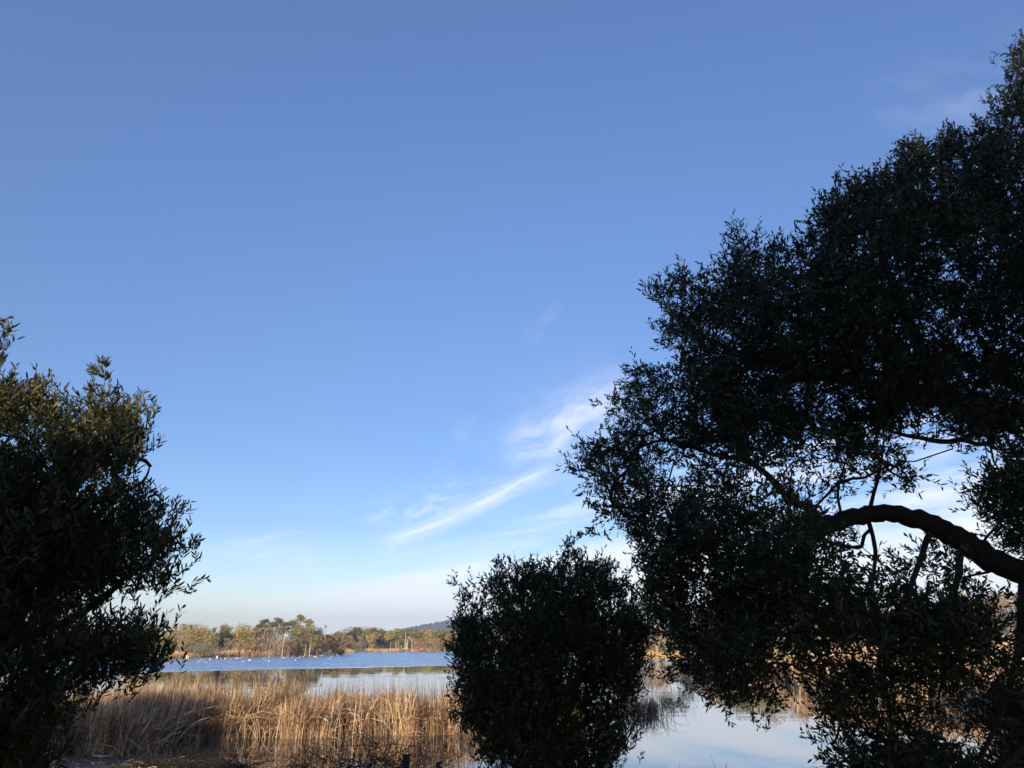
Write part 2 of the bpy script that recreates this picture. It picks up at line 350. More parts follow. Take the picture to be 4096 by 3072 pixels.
# ---- far hills, rough with forest
hm = mat('forested_hill', [(0, (.022, .034, .034)), (.5, (.050, .066, .062)), (.8, (.085, .10, .085)), (1, (.15, .155, .125))], .9)
def hill(name, cx, cy, rx, ry, h, seed, label, shape=2.2):
    n1_, n2_ = 260, 90
    xs = np.linspace(-1, 1, n1_); ys = np.linspace(-1, 1, n2_); XX, YY = np.meshgrid(xs, ys, indexing='ij')
    rad = np.sqrt(XX**2 + YY**2); zz = np.clip(1 - rad**shape, 0, 1)**1.1
    big = np.array([[mn.noise(Vector((x * 3 + seed, y * 3, 0))) for y in ys] for x in xs])
    zz = zz * (1 + .22 * big) * h + rng.random(zz.shape)**2 * 9 * np.clip(zz * 12, 0, 1)
    b_ = MB(); id_ = np.arange(zz.size).reshape(zz.shape)
    q_ = np.stack([id_[:-1, :-1], id_[1:, :-1], id_[1:, 1:], id_[:-1, 1:]], -1).reshape(-1, 4)
    b_.add(np.stack([cx + XX * rx, cy + YY * ry, zz + 3 - 6 * (zz <= 0)], -1).reshape(-1, 3), [q_], rng.random(zz.size)**1.6)
    return struct(b_.build(name, hm), label, 'hill')
h1 = at(447, 645, 2600)
hill('hill', h1[0] + 150, 2600, 460, 420, 84, 1.0, 'rounded blue forested hill rising above the far tree line')
h2 = at(975, 645, 2200)
hill('hill', h2[0], 2300, 420, 300, 95, 5.0, 'blue hill seen through the leaves at the right edge')

# ------------------------------------------------------------------ near trees
def inpoly(P, poly):
    ins = np.zeros(len(P), bool); A = np.array(poly, float); Bq = np.roll(A, -1, 0)
    for a, b_ in zip(A, Bq):
        c_ = (a[1] > P[:, 1]) != (b_[1] > P[:, 1])
        with np.errstate(divide='ignore', invalid='ignore'):
            ins ^= c_ & (P[:, 0] < (b_[0] - a[0]) * (P[:, 1] - a[1]) / (b_[1] - a[1]) + a[0])
    return ins
def edged(P, poly):
    best = np.full(len(P), 1e9); A = np.array(poly, float); Bq = np.roll(A, -1, 0)
    for a, b_ in zip(A, Bq):
        ab = b_ - a; t_ = np.clip(((P - a) @ ab) / max(ab @ ab, 1e-9), 0, 1)
        best = np.minimum(best, np.hypot(*(P - (a + t_[:, None] * ab)).T))
    return best
def smooth_path(pts, rad, sub=5):
    pts = np.array(pts, float); rad = np.array(rad, float); out = []; ro = []
    n = len(pts)
    for i in range(n - 1):
        p0, p1, p2, p3 = pts[max(i - 1, 0)], pts[i], pts[i + 1], pts[min(i + 2, n - 1)]
        for k in range(sub):
            t_ = k / sub
            out.append(.5 * ((2 * p1) + (-p0 + p2) * t_ + (2 * p0 - 5 * p1 + 4 * p2 - p3) * t_**2 + (-p0 + 3 * p1 - 3 * p2 + p3) * t_**3))
            ro.append(rad[i] * (1 - t_) + rad[i + 1] * t_)
    out.append(pts[-1]); ro.append(rad[-1]); return np.array(out), np.array(ro)

def wattle_tree(name, label, cat, base, poly, holes, ncl, Y0, T, limbs, leafmat, leafL=.085, leafW=.017, sprigs=12, nleaf=9,
                up=.35, spr=(.14, .30), shoots=(), csz=.10, trunk_n=1, inset=9.0, noisef=1.3, nthr=-.13, edge_thin=45., patchfn=None, limbgap=(), lower=None):
    """crown: foliage clusters scattered through a volume Y0 +- T metres deep, joined to limbs by real twigs"""
    th_ = thing(name, label, cat, tuple(base))
    poly = np.array(poly, float); lo, hi = poly.min(0), poly.max(0)
    pts = []; tries = 0
    while len(pts) < ncl and tries < 400:
        tries += 1
        P = rng.uniform(lo, hi, (4000, 2)); P = P[inpoly(P, poly)]
        ed = edged(P, poly); k = ed > inset * rng.uniform(.3, 1.3, len(ed)); P, ed = P[k], ed[k]
        dens = np.ones(len(P))
        for hx, hy, rx, ry, ang, keep in holes:
            ca, sa = math.cos(R(ang)), math.sin(R(ang)); X_, Y_ = P[:, 0] - hx, P[:, 1] - hy
            e = ((X_ * ca + Y_ * sa) / rx)**2 + ((-X_ * sa + Y_ * ca) / ry)**2
            dens *= keep + (1 - keep) * np.clip((e - .75) / .6, 0, 1)
        off_ = (P[:, 0] < -25) | (P[:, 0] > 1050) | (P[:, 1] > 795)
        dens = np.where(off_, dens * .45, dens)
        k = rng.random(len(P)) < dens; P, ed = P[k], ed[k]
        for (x, y), e in zip(P, ed):
            Yc = Y0(x, y) if callable(Y0) else Y0
            Yd = Yc + rng.uniform(-1, 1) * T * math.sqrt(min(1, .06 + e / edge_thin))
            q_ = at(x, y, max(Yd, 1.6))
            if q_[2] < gz(q_[0], q_[1]) + .15: continue
            nv = mn.noise(Vector(q_ * noisef)) 
            if lower is not None: nv += .22 * min(1, max(0, (lower - y) / 60 + .5))
            if any(gl[0] <= x <= gl[1] and abs(y - np.interp(x, gl[2], gl[3])) < gl[4] and q_[1] < gl[5] and rng.random() < .84 for gl in limbgap): continue
            if nv < nthr + rng.uniform(-.12, .12): continue
            pts.append(q_)
            if len(pts) >= ncl: break
    C = np.array(pts)
    # limbs
    wood = MB(); trunk = MB(); npos = []; nrad = []
    for i, (lp, lr) in enumerate(limbs):
        sp_, sr = smooth_path(lp, lr)
        sp_[1:-1] += rng.normal(size=(len(sp_) - 2, 3)) * sr[1:-1, None] * .09
        (trunk if i < trunk_n else wood).tubes(sp_[None], sr[None] * (1 + .03 * rng.normal(size=len(sr))), 12, .4, cap=True)
        npos += list(sp_); nrad += list(sr)
    npos = np.array(npos); nl = len(npos)
    # connect every cluster to the closest wood already there
    d = np.linalg.norm(C[:, None] - npos[None], axis=2).min(1); order = np.argsort(d); C = C[order]
    allp = np.concatenate([npos, C]); par = np.full(len(C), -1)
    for i in range(len(C)):
        m_ = nl + i; v_ = allp[:m_] - C[i]; dd = np.linalg.norm(v_, axis=1)
        dd = dd + np.where(v_[:, 2] > 0, v_[:, 2] * .4, 0); dd[nl:] += .05
        par[i] = int(np.argmin(dd))
    cnt = np.ones(len(C))
    for i in range(len(C) - 1, -1, -1):
        if par[i] >= nl: cnt[par[i] - nl] += cnt[i]
    A = allp[par]; D0 = C - A; ln = np.linalg.norm(D0, axis=1)
    r1 = .0032 * np.sqrt(cnt) + .0012; mid = (A + C) / 2 + rng.normal(size=C.shape) * ln[:, None] * .10
    mid[:, 2] -= ln * .05
    q1 = A * .75 + C * .25 + rng.normal(size=C.shape) * ln[:, None] * .05
    wood.tubes(np.stack([A, q1, mid, C], 1), np.stack([r1 * 1.25, r1 * 1.1, r1, r1 * .8], 1), 4, rng.random(len(C)))
    # sprigs
    Dc = unit(unit(D0) + np.array([0, 0, up]) + .35 * rdir(len(C)))
    tw = MB(); lf = MB()
    n = len(C) * sprigs
    Dk = np.repeat(Dc, sprigs, 0); Sd = unit(Dk + .85 * rdir(n) + np.array([0, 0, up * .7]))
    O = np.repeat(C, sprigs, 0) + rng.normal(size=(n, 3)) * csz * .8 - Dk * csz * .3
    Ls = rng.uniform(*spr, n); vv = np.repeat(rng.random(len(C)), sprigs)
    if patchfn is not None: vv = np.clip(vv + patchfn(O), 0, 1)
    for s0, s1, nl_ in shoots:                      # long leafy shoots standing clear of the crown
        s0, s1 = np.array(s0), np.array(s1); k_ = max(2, int(np.linalg.norm(s1 - s0) / .10)); tt = np.linspace(0, 1, k_)[:, None]
        pp = s0 * (1 - tt) + s1 * tt + rng.normal(size=(k_, 3)) * .012
        wood.tubes(pp[None], np.linspace(.005, .0015, k_)[None], 3, .6)
        reps = nl_
        O2 = np.repeat(pp, reps, 0); D2 = unit(unit(s1 - s0) + .7 * rdir(len(O2)))
        O = np.concatenate([O, O2]); Sd = np.concatenate([Sd, D2]); Ls = np.concatenate([Ls, rng.uniform(.07, .15, len(O2))])
        vv = np.concatenate([vv, np.full(len(O2), .6)])
    n = len(O); bendv = rdir(n) * .18 * Ls[:, None]
    E = O + Sd * Ls[:, None] + bendv; Mi = (O + E) / 2 - bendv * .4
    tw.ribbons(np.stack([O, Mi, E], 1), np.array([[.0034, .0026, .0014]]), .3 + .5 * rng.random(n))
    tpos = (np.arange(nleaf) + .6) / nleaf
    Bp = (O[:, None] * ((1 - tpos)**2)[:, None] + 2 * Mi[:, None] * (tpos * (1 - tpos))[:, None] + E[:, None] * (tpos**2)[:, None]).reshape(-1, 3)
    nn = len(Bp); S2 = np.repeat(Sd, nleaf, 0)
    pr = unit(np.cross(S2, rdir(nn))); Ld = unit(S2 * .8 + pr * rng.uniform(.45, 1.15, (nn, 1)) + np.array([0, 0, .12 * np.sign(up)]))
    LL = leafL * rng.uniform(.45, 1.35, nn); WW = leafW * rng.uniform(.75, 1.25, nn)
    lf.leaves(Bp, Ld, rdir(nn), LL, WW, np.clip(np.repeat(vv, nleaf) * .55 + .45 * rng.random(nn)**1.3, 0, 1), curl=rng.uniform(-.1, .3))
    tb = trunk.build('trunk', M['bark_dark'], th_, smooth=True)
    wood.build('branches', M['bark_dark'], th_, smooth=True)
    tw.build('twigs', M['twig_dark'], th_)
    lf.build('foliage', leafmat, th_)
    print(name, 'clusters', len(C), 'leaves', nn)
    return th_
K = 1024 / 2212.
def pk(pts): return [(x * K, y * K) for x, y in pts]

# -- big tree leaning in from the right
polyR = pk([(2300, 60), (2212, 85), (2160, 150), (2135, 190), (2150, 240), (2060, 270), (1930, 300), (1910, 350), (1850, 385), (1800, 430), (1760, 440), (1765, 500), (1720, 530),
            (1640, 520), (1595, 500), (1560, 520), (1550, 575), (1470, 575), (1390, 612), (1392, 650), (1420, 680), (1400, 720), (1450, 760), (1440, 800),
            (1400, 775), (1340, 790), (1335, 830), (1295, 850), (1300, 930), (1245, 960), (1235, 1010), (1265, 1060), (1275, 1110), (1300, 1145), (1350, 1130),
            (1365, 1190), (1385, 1250), (1395, 1300), (1430, 1340), (1445, 1400), (1450, 1440), (1490, 1480), (1520, 1530), (1560, 1540), (1620, 1560), (1650, 1540),
            (1700, 1490), (1750, 1500), (1775, 1560), (1780, 1600), (1800, 1659), (1810, 1760), (2700, 1760), (2900, 900), (2700, 60)])
holesR = [(2030 * K, 1060 * K, 90 * K, 100 * K, 0, .01), (1900 * K, 1090 * K, 120 * K, 55 * K, 0, .06), (1930 * K, 1165 * K, 130 * K, 35 * K, 8, .25), (1700 * K, 1060 * K, 90 * K, 50 * K, 30, .35), (2100 * K, 1010 * K, 60 * K, 50 * K, 0, .3), (1990 * K, 960 * K, 85 * K, 60 * K, 0, .40), (1790 * K, 1010 * K, 110 * K, 60 * K, 0, .28),
          (1560 * K, 1040 * K, 110 * K, 60 * K, 20, .40), (2130 * K, 960 * K, 90 * K, 40 * K, 0, .45), (1450 * K, 770 * K, 40 * K, 40 * K, 0, .4), (1850 * K, 560 * K, 55 * K, 25 * K, 30, .35),
          (1700 * K, 585 * K, 60 * K, 35 * K, 0, .5), (1560 * K, 640 * K, 40 * K, 60 * K, 0, .6), (2140 * K, 1270 * K, 90 * K, 60 * K, 15, .16), (2175 * K, 1330 * K, 50 * K, 60 * K, 0, .15), (2170 * K, 1420 * K, 70 * K, 60 * K, 0, .3), (1810 * K, 1375 * K, 70 * K, 45 * K, 30, .25), (1900 * K, 1420 * K, 70 * K, 30 * K, 0, .4),
          (1730 * K, 1330 * K, 60 * K, 80 * K, 0, .6), (1990 * K, 1530 * K, 110 * K, 50 * K, 10, .30), (2110 * K, 1600 * K, 90 * K, 50 * K, 40, .30), (1900 * K, 1590 * K, 80 * K, 60 * K, 0, .55),
          (2150 * K, 1540 * K, 50 * K, 120 * K, 20, .35), (1640 * K, 1130 * K, 60 * K, 60 * K, 0, .6), (1880 * K, 1160 * K, 80 * K, 30 * K, 0, .6), (1750 * K, 1560 * K, 60 * K, 60 * K, 0, .55), (1640 * K, 1500 * K, 120 * K, 40 * K, 0, .6),
          (1800 * K, 1520 * K, 260 * K, 140 * K, 0, .75), (2000 * K, 1250 * K, 250 * K, 60 * K, 0, .75)]
limbsR = [
    ([(8.6, 7.9, .9), (8.3, 7.8, 2.2), (7.7, 7.5, 3.3), (6.4, 7.3, 3.55), at(1050, 583, 7.0), at(1024, 573, 7.0), at(990, 560, 7.0), at(962, 541, 7.0), at(932, 524, 6.9), at(900, 514, 6.9), at(868, 514, 6.9), at(836, 522, 6.8),
      at(814, 536, 6.8), at(799, 558, 6.8), at(786, 590, 6.8), at(770, 622, 6.7), at(752, 652, 6.7)],
     [.33, .27, .24, .17, .132, .120, .114, .110, .098, .086, .082, .082, .074, .070, .045, .03, .02]),
    ([(8.3, 7.8, 2.2), (8.2, 7.9, 4.0), (7.9, 7.8, 6.0), (7.3, 7.6, 8.0), at(1000, 230, 7.4), at(975, 180, 7.3)], [.26, .23, .18, .12, .07, .03]),
    ([(7.9, 7.8, 5.2), at(1010, 410, 7.6), at(940, 395, 7.6), at(870, 385, 7.5), at(800, 370, 7.5), at(730, 350, 7.4), at(680, 320, 7.4)], [.12, .10, .085, .07, .05, .035, .015]),
    ([at(826, 526, 6.8), at(808, 508, 6.8), at(790, 500, 6.9), at(776, 484, 7.0), at(750, 462, 7.0), at(715, 455, 7.1), at(665, 440, 7.2), at(625, 455, 7.2)], [.05, .042, .036, .032, .028, .022, .016, .008]),
    ([at(870, 385, 7.5), at(820, 320, 7.5), at(790, 270, 7.5)], [.06, .035, .012]),
    ([at(940, 395, 7.6), at(900, 300, 7.6), at(870, 230, 7.5), at(850, 200, 7.5)], [.07, .05, .025, .012]),
    ([at(1010, 410, 7.6), at(960, 440, 7.3), at(915, 437, 7.1), at(880, 428, 7.0)], [.045, .03, .022, .010]),
    ([at(868, 516, 6.9), at(872, 500, 6.9), at(880, 470, 6.95), at(884, 440, 7.0)], [.022, .018, .014, .008]),
    ([at(842, 518, 6.8), at(838, 490, 6.7), at(848, 455, 6.8)], [.014, .012, .006]),
    ([at(962, 545, 7.0), at(958, 575, 6.8), at(950, 610, 6.7), at(948, 650, 6.6), at(938, 700, 6.5)], [.036, .030, .024, .018, .008]),
    ([at(930, 530, 6.9), at(920, 560, 6.7), at(905, 600, 6.5), at(880, 650, 6.4), at(886, 690, 6.4), at(892, 725, 6.4), at(900, 760, 6.3)], [.03, .026, .022, .017, .015, .012, .008]),
    ([at(868, 520, 6.9), at(875, 550, 6.7), at(872, 590, 6.5), at(868, 640, 6.4)], [.022, .018, .014, .008]),
    ([at(1024, 575, 7.0), at(1020, 640, 6.6), at(1005, 700, 6.3), at(985, 750, 6.1), at(960, 800, 6.0)], [.05, .035, .025, .015, .008]),
    ([(7.7, 7.5, 3.3), at(1150, 640, 6.2), at(1080, 700, 5.8), at(1000, 770, 5.6)], [.09, .06, .04, .015]),
    ([at(786, 590, 6.8), at(740, 610, 6.7), at(705, 640, 6.7), at(695, 680, 6.6)], [.03, .02, .014, .007]),
]
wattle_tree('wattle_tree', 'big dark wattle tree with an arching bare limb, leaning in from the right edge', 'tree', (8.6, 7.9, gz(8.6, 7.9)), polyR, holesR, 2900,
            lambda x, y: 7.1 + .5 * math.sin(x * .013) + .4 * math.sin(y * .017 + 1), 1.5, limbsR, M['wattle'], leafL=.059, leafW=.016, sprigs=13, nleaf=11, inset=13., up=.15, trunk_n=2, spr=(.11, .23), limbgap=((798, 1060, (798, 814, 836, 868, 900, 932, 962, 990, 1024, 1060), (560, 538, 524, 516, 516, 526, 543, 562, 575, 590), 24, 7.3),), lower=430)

# -- tree at the left edge
polyL = pk([(-500, 700), (-60, 800), (0, 835), (40, 830), (75, 822), (120, 860), (150, 880), (165, 850), (200, 840), (230, 810), (250, 860), (262, 885), (325, 862), (332, 900), (310, 955),
            (362, 922), (350, 990), (325, 1050), (345, 1060), (395, 1040), (400, 1085), (418, 1130), (398, 1175), (412, 1210), (392, 1245), (370, 1290), (335, 1310), (285, 1285), (250, 1325),
            (270, 1350), (315, 1350), (355, 1325), (350, 1395), (362, 1440), (330, 1470), (300, 1490), (240, 1480), (180, 1500), (165, 1560), (130, 1590), (100, 1659), (60, 1740), (-500, 1740)])
holesL = [(200 * K, 1100 * K, 40 * K, 70 * K, 0, .45), (190 * K, 1315 * K, 60 * K, 35 * K, 20, .22), (260 * K, 1330 * K, 30 * K, 30 * K, 0, .2), (255 * K, 1180 * K, 40 * K, 60 * K, 0, .5),
          (60 * K, 1380 * K, 60 * K, 60 * K, 0, .5), (230 * K, 1420 * K, 90 * K, 60 * K, 0, .5), (30 * K, 1500 * K, 90 * K, 70 * K, 0, .6), (130 * K, 1500 * K, 60 * K, 60 * K, 0, .5)]
limbsL = [
    ([(-5.2, 6.9, .8), (-5.1, 6.9, 1.6), at(5, 640, 6.8), at(20, 580, 6.8), at(45, 520, 6.8), at(70, 470, 6.8), at(90, 430, 6.8), at(100, 400, 6.8)], [.16, .13, .11, .09, .07, .05, .03, .015]),
    ([at(5, 640, 6.8), at(60, 625, 6.7), at(100, 600, 6.7), at(130, 575, 6.6), at(165, 555, 6.5)], [.05, .04, .03, .02, .01]),
    ([at(45, 520, 6.8), at(100, 500, 6.7), at(140, 484, 6.7), at(150, 466, 6.7)], [.035, .028, .016, .005]),
    ([(-5.1, 6.9, 1.6), at(40, 690, 6.5), at(90, 660, 6.4), at(130, 640, 6.4)], [.04, .032, .022, .01]),
    ([(-5.2, 6.9, 1.2), (-6.3, 6.4, 3.0), (-6.6, 6.2, 4.6)], [.10, .07, .03]),
    ([(-5.2, 6.9, 1.2), at(-60, 730, 5.6), at(20, 740, 5.4)], [.05, .03, .012]),
]
shootsL = [(at(-4, 385, 5.6), at(8, 335, 5.6), 3), (at(-12, 370, 5.6), at(-2, 325, 5.6), 3), (at(100, 400, 6.6), at(107, 366, 6.6), 5), (at(92, 410, 6.6), at(96, 376, 6.6), 5)]
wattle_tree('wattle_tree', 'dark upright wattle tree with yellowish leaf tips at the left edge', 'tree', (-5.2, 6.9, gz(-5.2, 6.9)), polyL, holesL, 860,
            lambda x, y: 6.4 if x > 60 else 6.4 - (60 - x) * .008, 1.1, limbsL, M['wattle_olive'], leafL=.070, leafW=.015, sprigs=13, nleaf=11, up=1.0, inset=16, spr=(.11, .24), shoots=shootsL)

# -- round bush in the middle
polyB = pk([(968, 1350), (1000, 1325), (992, 1275), (1040, 1295), (1050, 1250), (1075, 1232), (1110, 1240), (1135, 1222), (1165, 1240), (1205, 1212), (1240, 1195), (1262, 1222), (1310, 1235), (1335, 1262),
            (1358, 1280), (1365, 1320), (1400, 1335), (1412, 1375), (1398, 1420), (1392, 1475), (1375, 1500), (1380, 1550), (1378, 1600), (1345, 1640), (1310, 1700), (1240, 1740), (1140, 1740), (1060, 1700), (1040, 1640),
            (1010, 1590), (990, 1540), (980, 1490), (1000, 1465), (968, 1430), (985, 1400)])
holesB = [(1190 * K, 1480 * K, 60 * K, 25 * K, 0, .45), (1060 * K, 1440 * K, 40 * K, 20 * K, 0, .4), (1180 * K, 1560 * K, 60 * K, 40 * K, 0, .4), (1090 * K, 1670 * K, 70 * K, 40 * K, 0, .45)]
limbsB = [
    ([(.45, 9.1, .55), at(548, 768, 9.1), at(549, 735, 9.1), at(551, 705, 9.1), at(553, 680, 9.1), at(556, 650, 9.0)], [.095, .080, .072, .062, .050, .030]),
    ([at(549, 730, 9.1), at(530, 700, 9.0), at(515, 670, 9.0), at(495, 640, 9.0), at(480, 615, 9.0)], [.045, .038, .030, .020, .01]),
    ([at(551, 705, 9.1), at(580, 680, 9.0), at(600, 650, 9.0), at(620, 620, 9.1)], [.038, .032, .022, .01]),
    ([at(549, 735, 9.1), at(590, 720, 8.8), at(620, 700, 8.8), at(640, 690, 8.8)], [.034, .026, .018, .008]),
    ([at(548, 745, 9.1), at(510, 725, 8.8), at(480, 700, 8.7), at(468, 685, 8.7)], [.034, .026, .018, .008]),
    ([at(553, 680, 9.1), at(540, 640, 9.2), at(530, 600, 9.3), at(520, 580, 9.3)], [.04, .03, .02, .008]),
    ([at(556, 650, 9.0), at(566, 610, 9.0), at(568, 580, 9.0)], [.028, .02, .008]),
]
def sh(x0, y0, x1, y1, Y=9.0, n=3): return (at(x0, y0, Y), at(x1, y1, Y), n)
shootsB = [sh(562, 585, 569, 548, n=4), sh(575, 585, 578, 560), sh(625, 600, 632, 562, n=3), sh(630, 605, 645, 572, n=3), sh(612, 590, 614, 570), sh(500, 590, 499, 569), sh(522, 585, 521, 572),
           sh(470, 600, 458, 586, n=4), sh(478, 610, 464, 598), sh(545, 585, 548, 565), sh(590, 590, 597, 572), sh(535, 582, 534, 568)]
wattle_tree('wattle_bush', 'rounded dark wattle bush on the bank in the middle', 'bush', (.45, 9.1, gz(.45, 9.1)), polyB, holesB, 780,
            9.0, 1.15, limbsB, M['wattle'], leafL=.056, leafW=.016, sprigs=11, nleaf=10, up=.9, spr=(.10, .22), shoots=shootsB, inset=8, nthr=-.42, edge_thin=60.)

# ------------------------------------------------------------------ leafy and bare trees further off
def fork(P, Rr, m, t0, t1, lf, ang, up, K_=4, wig=.10, rf=.55, curve=.15):
    """children branches of the paths P"""
    n, k, _ = P.shape; par = np.repeat(np.arange(n), m); t_ = rng.uniform(t0, t1, n * m) * (k - 1)
    i0 = np.minimum(t_.astype(int), k - 2); fr = (t_ - i0)[:, None]
    S = P[par, i0] * (1 - fr) + P[par, i0 + 1] * fr; d0 = unit(P[par, i0 + 1] - P[par, i0])
    pl = np.linalg.norm(P[:, -1] - P[:, 0], axis=1)[par]; pr = (Rr[par, i0] * (1 - fr[:, 0]) + Rr[par, i0 + 1] * fr[:, 0])
    perp = unit(np.cross(d0, rdir(n * m))); a = rng.uniform(ang * .6, ang * 1.25, (n * m, 1))
    d = unit(d0 * np.cos(a) + perp * np.sin(a) + np.array([0, 0, up])); L = (pl * lf * rng.uniform(.6, 1.25, n * m))[:, None]
    pts = [S]
    for j in range(1, K_):
        d = unit(d + np.array([0, 0, curve / K_ * (1 if up >= 0 else -1)]) + wig * rng.normal(size=d.shape)); pts.append(pts[-1] + d * L / (K_ - 1))
    r0 = pr * rf; return np.stack(pts, 1), r0[:, None] * np.linspace(1, .35, K_)[None]

def trunkpath(x, y, z0, h, lean=(0, 0), wig=.02, k=6):
    tt = np.linspace(0, 1, k)[:, None]
    P = np.array([x, y, z0 - .3]) + tt * np.array([lean[0] * h, lean[1] * h, h + .3]) + np.concatenate([np.zeros((1, 3)), rng.normal(size=(k - 1, 3)) * [wig * h, wig * h, 0]])
    return P[None]

def leafy_tree(name, label, cat, x, y, h, wd, fol='gum', crown=(.35, 1.0), shape='round', bark='bark', clumps=26, per=70, size=.42, group=None, lean=(0, 0), trunks=1, depth=None):
    z0 = gz(x, y); t_ = thing(name, label, cat, (x, y, z0), group); rx = wd / 2; ry = (depth or wd) / 2
    r0 = max(.05, .013 * h + .02)
    tr = MB(); limb = MB(); fo = MB()
    zc0, zc1 = z0 + crown[0] * h, z0 + crown[1] * h; n = clumps
    # clump centres
    if shape == 'umbrella':
        a = rng.uniform(0, 2 * np.pi, n); rad = np.sqrt(rng.random(n)); 
        C = np.stack([x + lean[0] * h + np.cos(a) * rad * rx * .85, y + np.sin(a) * rad * ry * .85, zc1 - (zc1 - zc0) * (.12 + .62 * rad**2.2 + .15 * rng.random(n))], 1); cr = np.full(n, .20 * wd)
        fl = .5
    elif shape == 'cone':
        u = rng.random(n); a = rng.uniform(0, 2 * np.pi, n)
        C = np.stack([x + np.cos(a) * rx * .75 * (1 - u), y + np.sin(a) * ry * .75 * (1 - u), zc0 + (zc1 - zc0) * (.08 + .86 * u)], 1); cr = .30 * wd * (1.05 - .8 * u); fl = .8
    elif shape == 'column':
        u = rng.random(n); a = rng.uniform(0, 2 * np.pi, n); ww = np.sin(np.pi * (.12 + .8 * u))**.6
        C = np.stack([x + np.cos(a) * rx * .5 * ww, y + np.sin(a) * ry * .5 * ww, zc0 + (zc1 - zc0) * (.04 + .9 * u)], 1); cr = .35 * wd * ww + .05; fl = .9
    else:
        d = rdir(n); d[:, 2] = np.where(d[:, 2] < -.55, -d[:, 2], d[:, 2]); rad = rng.uniform(.35, .80, n)[:, None]
        C = np.array([x + lean[0] * h * .7, y, (zc0 + zc1) / 2]) + d * rad * [rx, ry, (zc1 - zc0) / 2]; C[:, 0] += rng.normal(size=n) * rx * .06
        cr = rng.uniform(.19, .30, n) * min(wd, (zc1 - zc0) * 1.2); fl = .72
    cr = cr * rng.uniform(.8, 1.2, n)
    C[:, 2] = np.minimum(C[:, 2], zc1 - cr * fl * .85)
    top = C[:, 2].max()
    for k in range(trunks):
        ox = (k - (trunks - 1) / 2) * .12 * wd + rng.normal() * .1
        hh = (top - z0) * (.92 if shape in ('cone', 'column') else .78)
        P = trunkpath(x + ox, y + rng.normal() * .1, z0, hh, lean=(lean[0] + ox * .03, 0), wig=.015); Rr = (r0 * np.array([1.25, .95, .8, .62, .45, .22]))[None] / math.sqrt(trunks)
        tr.tubes(P, Rr, 7, .5)
        if k == 0: P0, R0 = P, Rr
        else: P0, R0 = np.concatenate([P0, P]), np.concatenate([R0, Rr])
    near = P0.reshape(-1, 3)
    low = near[:, 2] > z0 + .3 * (C[:, 2].mean() - z0)
    cand = near[low] if low.any() else near
    w_ = np.array([cand[np.argmin(np.linalg.norm(cand - c_, axis=1) + np.maximum(0, cand[:, 2] - c_[2] + .2 * h * 0) * 2)] for c_ in C])
    midp = w_ * .5 + C * .5 + rng.normal(size=C.shape) * .03 * h; midp[:, 2] += .02 * h
    rr0 = r0 * .42
    limb.tubes(np.stack([w_, midp, C], 1), np.array([[rr0, rr0 * .6, rr0 * .25]]), 5, rng.random(n))
    nt = n * per; Dd = rdir(nt); Rd = rng.random(nt)**.45
    up_ = np.repeat(cr, per)[:, None] * Rd[:, None] * Dd * [1, 1, fl]
    cv_ = np.repeat(rng.random(n), per) * .5
    fo.tufts(np.repeat(C, per, 0) + up_, unit(Dd + .5 * rdir(nt)), size * rng.uniform(.55, 1.35, nt), np.clip(cv_ + .5 * rng.random(nt), 0, 1))
    tr.build('trunk', M[bark], t_, smooth=True); limb.build('branches', M[bark], t_, smooth=True); fo.build('crown', M[fol], t_)
    return t_

